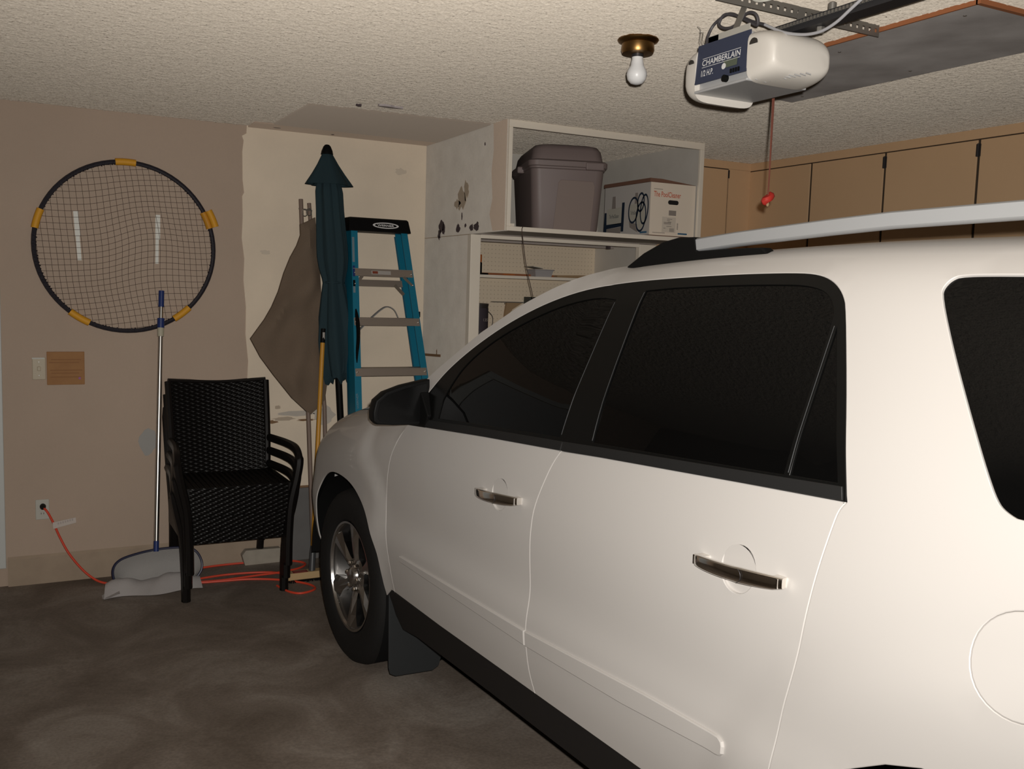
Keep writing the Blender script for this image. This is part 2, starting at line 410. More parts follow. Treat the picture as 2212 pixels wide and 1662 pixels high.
# unfinished ceiling panel over the bay
m = MB(); m.hexa([(1.262, 4.545, H), (2.20, 4.49, H), (2.212, 5.22, H), (1.258, 5.20, H)], [(1.262, 4.545, H - .010), (2.20, 4.49, H - .010), (2.212, 5.22, H - .010), (1.258, 5.20, H - .010)])
ceil = bpy.data.objects['ceiling']
obj('bare_panel', m, bareply, ceil, label='bare brown-grey ceiling panel without texture')
m = MB(); m.box((1.16, 5.21, H - .009), (2.213, YB, H)); obj('painted_strip', m, wallp, ceil)
for (x, y, rx, ry, mm) in ((1.60, 4.36, .07, .015, mat('patch_lilac', (.47, .42, .42), .8)), (1.47, 4.42, .012, .012, smeard), (1.30, 5.30, .02, .006, smeard), (1.62, 5.33, .008, .01, smeard)):
    m = MB(); m.prism(blob(x, y, rx, ry), (0, 0, H), X_, Y_, (0, 0, -1), .010); obj('ceiling_mark', m, mm, ceil)

# board screwed to the ceiling beside the opener
t = thing('ceiling_board', 'long dark board screwed flat to the ceiling behind the opener', 'board', (2.72, 2.5, H))
m = MB(); m.hexa([(2.434, 3.13, H - .013), (2.434, 1.86, H - .013), (3.02, 1.86, H - .013), (2.995, 3.165, H - .013)], [(2.434, 3.13, H - .002), (2.434, 1.86, H - .002), (3.02, 1.86, H - .002), (2.995, 3.165, H - .002)])
obj('panel', m, plywood, t)
m = MB(); m.box((2.427, 1.855, H - .015), (2.434, 3.13, H - .001)); obj('edge_band', m, plyedge, t)
m = MB(); m.box((2.427, 1.845, H - .015), (3.025, 1.86, H - .001)); obj('edge_band', m, plyedge, t)
for (x, y) in ((2.5, 1.95), (2.9, 1.98), (2.52, 2.45), (2.93, 2.5), (2.94, 3.05)):
    m = MB(); m.lathe([(.006, H - .013), (.005, H - .0145)], (x, y, 0), 'z', 10); obj('screw', m, steel, t)

# ================================================================== STORAGE ON THE FAR WALL
t = thing('overhead_shelf', 'open white overhead shelf box hung under the ceiling above the workbench', 'shelf', (2.85, 4.85, 1.89))
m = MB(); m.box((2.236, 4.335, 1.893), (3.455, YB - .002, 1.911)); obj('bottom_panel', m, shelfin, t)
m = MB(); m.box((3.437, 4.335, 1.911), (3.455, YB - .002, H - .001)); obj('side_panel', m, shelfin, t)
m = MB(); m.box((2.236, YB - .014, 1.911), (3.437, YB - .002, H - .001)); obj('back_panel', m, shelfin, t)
m = MB(); m.box((2.222, 4.318, 1.889), (3.458, 4.335, 1.912)); obj('front_edge', m, shelfw, t, bevel=.002)
m = MB(); m.box((2.222, 4.318, 2.405), (3.458, 4.335, H - .001)); obj('top_rail', m, shelfw, t, bevel=.002)
m = MB(); m.box((2.222, 4.318, 1.912), (2.243, 4.335, 2.405)); obj('stile', m, shelfw, t, bevel=.002)
m = MB(); m.box((3.430, 4.318, 1.912), (3.458, 4.335, 2.405)); obj('stile', m, shelfw, t, bevel=.002)
m = MB(); m.box((2.243, 4.312, 1.912), (2.262, 4.335, 1.925)); obj('corner_block', m, shelfw, t)
for x in (2.95, 3.15): 
    m = MB(); m.lathe([(.005, 5.372), (.004, 5.362)], (x, 0, 2.33), 'y', 8); obj('nail', m, hole, t)

# pegboard material: rows of small holes
def pegmat():
    m = mat('pegboard', (.80, .68, .52), .65)
    nt = m.node_tree; b = nt.nodes['Principled BSDF']; tc = nt.nodes['Texture Coordinate']
    sp = nt.nodes.new('ShaderNodeSeparateXYZ'); nt.links.new(tc.outputs['Object'], sp.inputs[0])
    def mth(op, a, bb=None):
        n = nt.nodes.new('ShaderNodeMath'); n.operation = op
        for i, q in enumerate((a, bb)):
            if q is None: continue
            if isinstance(q, (int, float)): n.inputs[i].default_value = q
            else: nt.links.new(q, n.inputs[i])
        return n.outputs[0]
    def cell(o): return mth('SUBTRACT', mth('FRACT', mth('DIVIDE', o, .0254)), .5)
    d = mth('SQRT', mth('ADD', mth('POWER', cell(sp.outputs[0]), 2), mth('POWER', cell(sp.outputs[2]), 2)))
    f = mth('LESS_THAN', d, .13)
    mx = nt.nodes.new('ShaderNodeMixRGB'); mx.inputs[1].default_value = (.80, .68, .52, 1); mx.inputs[2].default_value = (.56, .46, .345, 1)
    nt.links.new(f, mx.inputs[0]); nt.links.new(mx.outputs[0], b.inputs['Base Color'])
    return m
peg = pegmat()
t = thing('workbench_hutch', 'white wooden workbench hutch with pegboard back under the overhead shelf', 'workbench', (2.85, 5.1, 0))
m = MB(); m.box((2.215, 4.725, .0), (2.276, 4.77, 1.887)); obj('post', m, shelfw, t, bevel=.003)
m = MB(); m.box((3.332, 4.73, .0), (3.455, 4.77, 1.887)); obj('post', m, shelfw, t, bevel=.003)
m = MB(); m.box((2.276, 4.728, 1.867), (3.332, 4.765, 1.888)); obj('top_rail', m, shelfw, t, bevel=.003)
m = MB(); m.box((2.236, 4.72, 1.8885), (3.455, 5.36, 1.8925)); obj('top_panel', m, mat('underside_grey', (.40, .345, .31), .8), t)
m = MB(); m.box((2.236, 5.36, .92), (3.44, YB - .015, 1.887)); obj('pegboard', m, peg, t)
m = MB(); m.box((3.42, 4.77, .92), (3.44, 5.36, 1.887)); obj('side_panel', m, shelfin, t)
m = MB(); m.box((2.236, 4.77, .92), (2.25, 5.36, 1.887)); obj('side_panel', m, shelfin, t)
m = MB(); m.box((2.25, 5.10, 1.660), (3.42, 5.36, 1.678)); obj('shelf_board', m, shelfw, t, bevel=.002)
m = MB(); m.box((2.25, 5.10, 1.300), (3.42, 5.36, 1.318)); obj('shelf_board', m, shelfw, t, bevel=.002)
m = MB(); m.prism([(0, 0), (.26, 0), (.22, -.012), (.10, -.022), (.0, -.045)], (2.25, 5.35, 1.66), (0, -1, 0), Z_, X_, .02); obj('shelf_bracket', m, shelfin, t)
m = MB(); m.prism([(0, 0), (.30, 0), (.30, -.006), (.12, -.014), (.0, -.035)], (2.27, 5.345, 1.66), X_, Z_, (0, -1, 0), .015); obj('shelf_bracket', m, shelfin, t)
m = MB(); m.box((2.236, 4.80, .88), (3.44, 5.36, .92)); obj('worktop', m, woodl, t)
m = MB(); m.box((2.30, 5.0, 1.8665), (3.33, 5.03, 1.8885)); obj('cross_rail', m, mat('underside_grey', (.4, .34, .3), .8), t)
m = MB(); m.box((3.19, 4.85, 1.855), (3.205, 4.88, 1.8885)); obj('clip', m, smeard, t)
# things on its shelves
t = thing('paint_can', 'dark paint can on the workbench shelf beside the post', 'can', (2.475, 5.18, 1.318))
m = MB(); m.lathe([(.072, 1.3185), (.074, 1.322), (.073, 1.33), (.073, 1.49), (.075, 1.495), (.075, 1.505), (.068, 1.507), (.066, 1.500)], (2.475, 5.18, 0), 'z', 28); obj('can_body', m, canmetal, t)
m = MB(); m.lathe([(.0738, 1.345), (.0738, 1.478)], (2.475, 5.18, 0), 'z', 28); obj('wrap_label', m, paintcan, t)
m = MB(); m.prism(circ(.022, 18), (2.425, 5.118, 1.455), (.8, -.6, 0), Z_, (-.6, -.8, 0), .012); obj('round_mark', m, inkl, t)
m = MB(); m.tube(smoothpts([(2.545, 5.16, 1.46), (2.56, 5.13, 1.43), (2.558, 5.12, 1.39), (2.545, 5.115, 1.37)], 5), .0022, 6); obj('wire_bail', m, steel, t)
text('label_lettering', '135', .03, (2.488, 5.1046, 1.40), (1, .12, 0), Z_, inkg, t)
t = thing('plastic_tray', 'clear plastic tray of small hardware on the upper workbench shelf', 'tray', (2.91, 5.17, 1.678))
m = MB(); m.loft([[(2.855 - a, 5.14 - a, z), (2.965 + a, 5.14 - a, z), (2.965 + a, 5.23 + a, z), (2.855 - a, 5.23 + a, z)] for a, z in ((0, 1.6785), (.010, 1.718), (.016, 1.72), (.014, 1.724), (.006, 1.719), (-.004, 1.684))], smooth=False); obj('tray_body', m, clearp, t)
m = MB(); m.hexa([(2.825, 5.12, 1.738), (2.895, 5.12, 1.728), (2.895, 5.24, 1.728), (2.825, 5.24, 1.738)], [(2.828, 5.12, 1.742), (2.897, 5.12, 1.732), (2.897, 5.24, 1.732), (2.828, 5.24, 1.742)]); obj('lid', m, inkl, t)
random.seed(8)
for k in range(9):
    x = random.uniform(2.87, 2.95); y = random.uniform(5.15, 5.22)
    m = MB(); m.lathe([(.006, 1.688), (.006, 1.70 + random.random() * .012), (.003, 1.716)], (x, y, 0), 'z', 6); obj('hardware_piece', m, steel, t)
t = thing('orange_clamp', 'black and orange hand tool upright at the shelf end by the post', 'tool', (2.463, 5.14, 1.678))
m = MB(); m.box((2.444, 5.11, 1.6785), (2.474, 5.16, 1.75)); m.box((2.474, 5.115, 1.6785), (2.52, 5.15, 1.688)); obj('tool_body', m, black, t, bevel=.004)
m = MB(); m.box((2.446, 5.112, 1.75), (2.473, 5.158, 1.796)); obj('tool_grip', m, mat('tool_orange', (.42, .10, .01), .5), t, bevel=.004)
t = thing('wooden_level', 'long thin reddish wooden level lying along the upper workbench shelf', 'level', (2.7, 5.22, 1.678))
m = MB(); m.box((2.50, 5.20, 1.6785), (3.05, 5.235, 1.692)); obj('level_body', m, mat('redwood', (.32, .11, .04), .6), t, bevel=.002)
m = MB(); m.box((2.66, 5.196, 1.681), (2.74, 5.20, 1.690)); obj('vial', m, mat('vial_orange', (.45, .13, .03), .5), t)
t = thing('wood_offcut', 'flat pale wood offcut on the upper workbench shelf past the tray', 'wood piece', (3.2, 5.22, 1.678))
m = MB(); m.hexa([(3.02, 5.16, 1.6785), (3.40, 5.16, 1.6785), (3.40, 5.30, 1.6785), (3.02, 5.30, 1.6785)], [(3.02, 5.16, 1.692), (3.40, 5.16, 1.704), (3.40, 5.30, 1.704), (3.02, 5.30, 1.692)]); obj('board_piece', m, woodl, t)
t = thing('hand_plane', 'small tan bracket tool hung on the pegboard', 'tool', (2.76, 5.34, 1.5))
m = MB(); m.box((2.655, 5.325, 1.512), (2.88, 5.35, 1.518)); obj('blade', m, steel, t)
m = MB(); m.prism([(2.76, 1.512), (2.87, 1.512), (2.80, 1.47), (2.77, 1.43), (2.745, 1.40), (2.75, 1.45)], (0, 5.35, 0), X_, Z_, (0, -1, 0), .02); obj('handle', m, woodl, t)
m = MB(); m.box((2.755, 5.3502, 1.50), (2.765, 5.3595, 1.51)); obj('peg_hook', m, steel, t)
tb = MB(); tb.box((2.89, 5.27, 1.3185), (3.01, 5.352, 1.552)); t = obj('dark_carton', tb, mat('carton_dark', (.035, .04, .035), .6), bevel=.004); tag(t, 'small dark upright carton on the lower workbench shelf', 'box')
m = MB(); m.tube(smoothpts([(2.318, 4.322, 1.914), (2.306, 4.312, 1.898), (2.312, 4.310, 1.85), (2.33, 4.308, 1.74), (2.352, 4.306, 1.65), (2.377, 4.304, 1.56), (2.40, 4.303, 1.42)], 6), .0022, 6)
t = obj('pull_string', m, mat('string_brown', (.09, .06, .045), .8)); tag(t, 'thin brown string dangling from the overhead shelf edge', 'string')

# storage tote with lid, turned a little so its long side runs back
t = thing('storage_tote', 'large taupe plastic tote with domed lid at the left of the overhead shelf', 'storage tote', (2.765, 4.765, 1.912), R(-18))
def rrect(x0, x1, y0, y1, z, r, n=5):
    P = []
    for (cx, cy, a0) in ((x1 - r, y0 + r, -90), (x1 - r, y1 - r, 0), (x0 + r, y1 - r, 90), (x0 + r, y0 + r, 180)):
        for k in range(n + 1):
            a = R(a0 + 90 * k / n); P.append((cx + r * math.cos(a), cy + r * math.sin(a), z))
    return P
def ttrect(e, z, r): return rrect(-.178 - e, .178 + e, -.275 - e, .275 + e, z - 1.912, r)
m = MB(); m.loft([ttrect(0, 1.913, .05), ttrect(.006, 1.93, .05), ttrect(.02, 2.15, .05), ttrect(.026, 2.245, .05), ttrect(.034, 2.25, .05), ttrect(.034, 2.27, .05), ttrect(.028, 2.27, .05)]); body = obj('tote_body', m, tote, t, local=True)
m = MB(); m.loft([ttrect(.036, 2.258, .05), ttrect(.042, 2.262, .05), ttrect(.042, 2.288, .05), ttrect(.034, 2.294, .05), ttrect(.022, 2.298, .055), ttrect(.012, 2.352, .06), ttrect(-.004, 2.376, .06), ttrect(-.03, 2.384, .06)]); obj('lid', m, tote, t, local=True)
m = MB(); m.prism([(-.075, .005), (.135, .005), (.147, .245), (.136, .272), (-.042, .275), (-.056, .26)], (0, -.281, .003), X_, (0, -.085, 1), (0, -1, 0), .004); obj('label_panel', m, mat('tote_panel', (.245, .185, .16), .55), body, local=True, bevel=.002)
for sg0 in (-1, 1):
    m = MB(); m.box((min(sg0 * .205, sg0 * .245), -.09, .328), (max(sg0 * .205, sg0 * .245), .09, .365)); obj('side_handle', m, tote, t, local=True, bevel=.008)
m = MB(); m.box((.09, -.325, .335), (.19, -.30, .375)); obj('latch', m, tote, t, local=True, bevel=.006)

# pool cleaner carton
t = thing('pool_cleaner_carton', 'white pool cleaner carton with red lettering and hand hole on the overhead shelf', 'box', (3.28, 4.56, 1.912))
m = MB(); m.box((3.118, 4.345, 1.918), (3.425, 4.80, 2.205)); cb = obj('carton_body', m, cartong, t)
m = MB(); m.box((3.118, 4.341, 1.918), (3.425, 4.345, 2.205)); obj('end_panel', m, carton, t)
m = MB(); m.hexa([(3.11, 4.338, 2.206), (3.425, 4.338, 2.2055), (3.425, 4.80, 2.2055), (3.11, 4.80, 2.206)], [(3.11, 4.338, 2.226), (3.19, 4.338, 2.226), (3.425, 4.80, 2.212), (3.11, 4.80, 2.226)]); obj('flap', m, cartonb, t)
m = MB(); m.box((3.13, 4.36, 1.9115), (3.42, 4.79, 1.918)); obj('bottom_flap', m, cartonb, t)
FY = 4.3405
def fplate(name, x, z, w, hh, mm, r=0, d=.0008):
    m = MB()
    if r: m.prism([(x + p[0], z + p[1]) for p in [(r + (r * math.cos(a)) * -1, hh / 2 + math.sin(a) * hh / 2) for a in [math.pi / 2 + 0 * k for k in range(0)]]] or
                  [(x + r - r * math.sin(a), z + hh / 2 + hh / 2 * math.cos(a)) for a in np.linspace(0, math.pi, 9)] + [(x + w - r + r * math.sin(a), z + hh / 2 - hh / 2 * math.cos(a)) for a in np.linspace(0, math.pi, 9)], (0, FY, 0), X_, Z_, (0, -1, 0), d)
    else: m.prism([(x, z), (x + w, z), (x + w, z + hh), (x, z + hh)], (0, FY, 0), X_, Z_, (0, -1, 0), d)
    return obj(name, m, mm, t)
text('lettering', 'The PoolCleaner', .185, (3.138, FY - .0008, 2.128), X_, Z_, inkr, t, height=.030, bold=.01)
fplate('hand_hole', 3.237, 2.090, .072, .024, mat('hole_black', (.012, .01, .01), .9), r=.012)
fplate('picture', 3.245, 2.030, .050, .028, inkg)
fplate('address_label', 3.20, 1.936, .095, .085, mat('label_paper', (.72, .64, .54), .6), d=.0005)
for k in range(11): fplate('barcode_bar', 3.214 + k * .0045, 1.98, .0025, .013, inkg, d=.0009)
for k in range(7): fplate('barcode_bar', 3.254 + k * .0045, 1.940, .0025, .020, inkg, d=.0009)
for (z, x, w) in ((2.008, 3.235, .035), (2.000, 3.235, .02), (1.992, 3.24, .025), (1.968, 3.232, .035), (1.957, 3.212, .014)): fplate('print_line', x, z, w, .003, inkg, d=.0009)
for k in range(6): fplate('print_mark', 3.304, 1.955 + k * .006, .008, .004, inkg)
fplate('print_line', 3.138, 2.168, .06, .003, inkg); fplate('print_line', 3.138, 1.930, .085, .003, inkg)
fplate('blue_mark', 3.312, 1.928, .065, .009, inkc, r=.004)
# printed machines on the long side (plane X = 3.118, seen from the left)
SX = 3.1175
def splate(name, poly, mm, d=.0008):
    m = MB(); m.prism(poly, (SX, 0, 0), (0, -1, 0), Z_, (-1, 0, 0), d); obj(name, m, mm, t)
def ringpoly(cy, cz, ry, rz_, ty, tz, tilt=0):
    o = MB(); n = 28; vs = []
    for k in range(n):
        a = 2 * math.pi * k / n
        for f in (1, 0):
            y = cy + (ry - ty * (1 - f)) * math.cos(a) + tilt * math.sin(a) * rz_; z = cz + (rz_ - tz * (1 - f)) * math.sin(a)
            vs.append((SX - .0012, -y, z))
    o.add(vs, [(2 * k, 2 * ((k + 1) % n), 2 * ((k + 1) % n) + 1, 2 * k + 1) for k in range(n)])
    return o
# first machine (farther): cy = -Y
splate('printed_body', [(-4.77, 2.08), (-4.615, 2.085), (-4.615, 1.99), (-4.77, 1.99)], inkl)
splate('printed_base', [(-4.775, 1.99), (-4.61, 1.995), (-4.615, 1.975), (-4.775, 1.965)], inkb)
splate('printed_base', [(-4.77, 1.965), (-4.62, 1.972), (-4.625, 1.925), (-4.77, 1.925)], inkg)
splate('printed_wheel', [(-4.615, 2.11), (-4.59, 2.11), (-4.595, 1.945), (-4.62, 1.945)], inkb, .001)
splate('printed_wheel', [(-4.795, 2.06), (-4.775, 2.06), (-4.77, 1.93), (-4.80, 1.93)], inkb, .001)
splate('printed_hose', [(-4.715, 2.15), (-4.685, 2.15), (-4.68, 2.08), (-4.72, 2.08)], inkg, .001)
# second machine (nearer)
splate('printed_body', [(-4.535, 2.09), (-4.445, 2.10), (-4.46, 1.985), (-4.54, 2.01)], inkl)
splate('printed_base', [(-4.54, 2.0), (-4.46, 1.98), (-4.455, 1.935), (-4.53, 1.965)], inkg)
splate('printed_hose', [(-4.487, 2.155), (-4.462, 2.155), (-4.46, 2.095), (-4.49, 2.095)], inkg, .001)
for (cy, cz, ry, rz_) in ((-4.50, 2.06, .05, .075), (-4.43, 2.10, .035, .055), (-4.395, 2.06, .04, .085), (-4.425, 2.02, .05, .085)):
    obj('printed_wheel', ringpoly(cy, cz, ry, rz_, .010, .012, .08), inkb, t)
splate('printed_disc', [(-4.425 + .036 * math.cos(a) + .006 * math.sin(a), 2.02 + .068 * math.sin(a)) for a in np.linspace(0, 6.0, 20)], inkl, .0006)
splate('blue_mark', [(-4.43, 1.938), (-4.365, 1.938), (-4.365, 1.928), (-4.43, 1.928)], inkc, .001)
text('lettering', 'The PoolCleaner', .10, (SX - .0012, 4.745, 2.025), (0, -1, 0), (0, -.1, 1), inkb, t, height=.022)
text('lettering', 'The PoolCleaner', .06, (SX - .0012, 4.525, 2.035), (0, -1, 0), (0, 0, 1), inkb, t, height=.022)

# ------------------------------------------------------------------ tan cabinets
DT = 2.388
def cab_door(t, kind, a0, a1, plane, z0, z1, hinge=None):
    m = MB()
    if kind == 'x': m.box((plane - .018, a0 + .003, z0), (plane - .010, a1 - .003, z1))
    else: m.box((a0 + .002, plane - .018, z0), (a1 - .002, plane - .010, z1))
    d = obj('door', m, cabm, t, bevel=.002)
    if hinge is not None:
        for z in (z1 - .05, z0 + .15):
            mh = MB()
            if kind == 'x': mh.box((plane - .023, hinge - .012, z - .03), (plane - .0182, hinge + .012, z + .03)); mh.lathe([(.005, z - .032), (.005, z + .032)], (plane - .024, hinge, 0), 'z', 8)
            else: mh.box((hinge - .004, plane - .023, z - .025), (hinge + .004, plane - .0182, z + .025))
            obj('hinge', mh, dsteel, d)
    return d
CX0 = 4.215
for (lab, ys) in (('tall tan cabinet on the right wall nearest the back corner', ((4.812, 4.250, None), (4.240, 3.710, None))), ('tall tan cabinet on the right wall nearer the opener board', ((3.700, 3.144, 3.705), (3.134, 2.58, 3.139)))):
    ya, yb = ys[0][0], ys[1][1]
    t = thing('wall_cabinet', lab, 'cabinet', (4.48, (ya + yb) / 2, 0), group='tan cabinets along the right wall')
    m = MB(); m.box((CX0 - .0095, yb - .004, .06), (XR - .002, ya + (.006 if ya < 4.5 else 0), H - .002)); obj('carcass', m, hole if False else mat('carcass_dark', (.05, .035, .022), .8), t)
    m = MB(); m.box((CX0 - .017, yb - .004, DT + .006), (CX0 + .001, ya + (.006 if ya < 4.5 else 0), H - .002)); obj('top_rail', m, cabm, t)
    for (y1, y0, hg) in ys: cab_door(t, 'x', y0, y1, CX0, .10, DT, hg)
t = thing('corner_cabinet', 'tan corner cabinet facing forward between overhead shelf and right wall', 'cabinet', (3.85, 5.05, 0))
m = MB(); m.box((3.462, 4.7805, .06), (4.2, YB - .002, H - .002)); obj('carcass', m, MATS['carcass_dark'], t)
m = MB(); m.box((3.462, 4.772, DT + .006), (4.20, 4.79, H - .002)); obj('top_rail', m, cabm, t)
m = MB(); m.box((4.024, 4.772, .06), (4.198, 4.7800, DT + .005)); obj('filler', m, cabm, t)
cab_door(t, 'y', 3.47, 4.018, 4.79, .10, DT, None)
m = MB(); m.box((4.017, 4.766, 2.335), (4.023, 4.772, 2.385)); obj('hinge', m, dsteel, t)

# ------------------------------------------------------------------ ceiling lamp holder
t = thing('bulb_holder', 'brass ceiling lamp holder with a bare white bulb', 'light', (1.885, 2.73, H))
cxb, cyb = 1.885, 2.735
m = MB(); m.lathe([(.066, H - .0005), (.070, H - .006), (.066, H - .012), (.054, H - .018), (.056, H - .040), (.052, H - .050), (.030, H - .052)], (cxb, cyb, 0), 'z', 36); obj('brass_canopy', m, brass, t)
m = MB(); m.lathe([(.020, H - .046), (.020, H - .062)], (cxb, cyb, 0), 'z', 20); obj('socket', m, dsteel, t)
m = MB(); m.lathe([(.019, H - .055), (.019, H - .070), (.0215, H - .080), (.023, H - .090), (.033, H - .108), (.0345, H - .120), (.031, H - .136), (.020, H - .148), (.006, H - .152)], (cxb, cyb, 0), 'z', 32); obj('bulb', m, bulbm, t)

# ------------------------------------------------------------------ garage door opener
t = thing('garage_door_opener', 'white and navy garage door opener hanging from the ceiling', 'garage opener', (1.96, 2.25, 2.2))
m = MB(); m.box((1.866, 2.145, 2.205), (2.075, 2.372, 2.335)); obj('chassis', m, opg, t, bevel=.004)
m = MB(); m.hexa([(1.849, 2.142, 2.222), (1.849, 2.374, 2.222), (1.858, 2.374, 2.338), (1.858, 2.142, 2.338)], [(1.853, 2.142, 2.222), (1.853, 2.374, 2.222), (1.862, 2.374, 2.338), (1.862, 2.142, 2.338)]); pn = obj('label_panel', m, opb, t)
m = MB(); m.box((1.850, 2.140, 2.196), (2.078, 2.376, 2.2045)); bt = obj('bottom_plate', m, opg, t, bevel=.003)
nu = (0, -1, 0); nv = Vector((.0774, 0, 1)).normalized()
def onp(y, z): return (1.849 + (z - 2.222) * .0776 - .0012, y, z)
text('lettering', 'CHAMBERLAIN', .170, onp(2.345, 2.272), nu, nv, whitetx, pn, height=.018, bold=.012)
m = MB(); a = onp(2.345, 2.293); b_ = onp(2.175, 2.293); m.add([a, b_, onp(2.175, 2.2945), onp(2.345, 2.2945)], [(0, 1, 2, 3)]); m.add([onp(2.345, 2.267), onp(2.175, 2.267), onp(2.175, 2.2685), onp(2.345, 2.2685)], [(0, 1, 2, 3)]); obj('rule_line', m, whitetx, pn)
text('lettering', '1/2 H.P.', .055, onp(2.345, 2.241), nu, nv, whitetx, pn, height=.018, bold=.015)
m = MB(); m.add([onp(2.245, 2.248), onp(2.185, 2.248), onp(2.185, 2.270), onp(2.245, 2.270)], [(0, 1, 2, 3)]); obj('sticker', m, mat('sticker_green', (.10, .12, .085), .6), pn)
m = MB(); m.prism(circ(.009, 16), Vector(onp(2.243, 2.254)), nu, nv, (-1, 0, 0), .0006); obj('sticker_mark', m, whitetx, pn)
for k in range(4):
    m = MB(); m.box((1.8465, 2.205 - k * .011, 2.228), (1.8495, 2.211 - k * .011, 2.240)); obj('terminal', m, black, pn)
m = MB(); m.prism(circ(.010, 14), (1.8485, 2.225, 2.215), nu, Z_, (-1, 0, 0), .012); obj('button', m, black, pn)
# lens covers at both ends
def lens(sgn, y0, depth, dn):
    rings = []
    for k in range(9):
        s = k / 8; yy = y0 + sgn * depth * math.sin(s * math.pi / 2); g = 1 - math.cos(s * math.pi / 2)
        x0, x1, z0, z1 = 1.849, 2.085 - .020 * g, 2.196 - dn + .030 * g, 2.336 - (.050 if sgn < 0 else .03) * g ** 1.1
        cx, cz = (x0 + x1) / 2 + .006 * g, (z0 + z1) / 2; hw, hh = (x1 - x0) / 2 * (1 - .10 * s ** 4), (z1 - z0) / 2 * (1 - .18 * s ** 6)
        ring = []
        for q in range(36):
            a_ = 2 * math.pi * q / 36; ca, sa = math.cos(a_), math.sin(a_); e = .36 + .22 * s
            ring.append((cx + hw * math.copysign(abs(ca) ** e, ca), yy, cz + hh * math.copysign(abs(sa) ** e, sa)))
        rings.append(ring)
    mb = MB(); mb.loft(rings); return mb
ln = obj('light_cover', lens(-1, 2.143, .100, .004), opw, t, fixn=True)
lf = obj('light_cover', lens(1, 2.373, .060, .022), opw, t, fixn=True)
m = MB(); m.prism(circ(.011, 14, ry=.012)[:8], (1.851, 2.392, 2.288), (0, -1, 0), Z_, (-1, 0, 0), .006); obj('vent_hole', m, hole, lf)
m = MB(); m.prism(circ(.016, 14, ry=.016)[:8], (1.8535, 2.118, 2.292), (0, -1, 0), Z_, (-1, 0, 0), .006); obj('vent_hole', m, hole, ln)
for k in range(10):
    m = MB(); y = 2.125 - k * .011; m.tube([(1.868 + .010 * k ** 1.02, y, 2.199 + .0012 * k), (1.905 + .008 * k, y - .004, 2.194 + .0014 * k)], .0018, 5); obj('vent_slot', m, opg, ln)
m = MB(); m.box((1.872, 2.30, 2.335), (1.876, 2.345, 2.36)); m.box((1.872, 2.165, 2.335), (1.8755, 2.345, 2.362)); obj('hanger_bracket', m, mat('bracket_zinc', (.46, .44, .39), .5), t)
m = MB(); m.beam((1.876, 2.235, 2.35), (1.885, 2.20, 2.428), .024, .003, side=(0, 1, 0)); obj('hanger_strap', m, steel, t)
m = MB(); m.beam((2.04, 2.16, 2.30), (2.05, 2.145, 2.428), .024, .003, side=(1, 0, 0)); obj('hanger_strap', m, steel, t)
# perforated angle iron across the ceiling
def perf(org, u, v, L, wd, nh, rr, thick, nrm):
    """strip with square holes"""
    mb = MB(); org, u, v, nrm = Vector(org), Vector(u), Vector(v), Vector(nrm); p = L / nh
    def q(a0, a1, b0, b1):
        a = [org + u * a0 + v * b0, org + u * a1 + v * b0, org + u * a1 + v * b1, org + u * a0 + v * b1]
        mb.hexa(a, [x + nrm * thick for x in a])
    c0, c1 = wd / 2 - rr, wd / 2 + rr
    q(0, L, 0, c0); q(0, L, c1, wd)
    for k in range(nh):
        q(k * p, k * p + p / 2 - rr, c0, c1); q(k * p + p / 2 + rr, (k + 1) * p, c0, c1)
    return mb
t2 = thing('angle_iron', 'perforated steel angle bar across the ceiling above the opener', 'metal bar', (2.1, 2.2, 2.42))
obj('lower_flange', perf((1.75, 2.17, 2.442), (1, .026, 0), (0, 0, -1), .66, .036, 24, .0055, .0025, (0, -1, 0)), steel, t2)
obj('upper_flange', perf((1.75, 2.17, 2.4395), (1, .026, 0), (0, 1, 0), .66, .032, 24, .0055, .0025, (0, 0, 1)), steel, t2)
# rail with chain
t3 = thing('opener_rail', 'black opener rail with toothed belt running back from the motor head', 'rail', (2.0, 1.6, 2.35))
m = MB(); m.box((1.985, .2, 2.345), (2.015, 2.20, 2.372)); obj('rail_bar', m, dsteel, t3)
m = MB(); m.box((1.972, .2, 2.338), (2.028, 2.20, 2.3455)); obj('rail_flange', m, dsteel, t3)
m = MB()
for k in range(75): m.box((1.9795, 2.19 - k * .013, 2.358), (1.9845, 2.197 - k * .013, 2.367))
cteeth = obj('belt_teeth', m, steel, t3); cteeth['kind'] = 'stuff'
m = MB(); m.lathe([(.011, 2.372), (.011, 2.392), (.006, 2.395)], (2.0, 1.98, 0), 'z', 14); obj('bolt', m, steel, t3)
m = MB(); m.lathe([(.012, 2.337), (.012, 2.322)], (2.0, 2.02, 0), 'z', 6); obj('nut', m, steel, t3)
m = MB(); m.box((1.978, 2.125, 2.325), (2.03, 2.165, 2.338)); obj('rail_clamp', m, steel, t3)
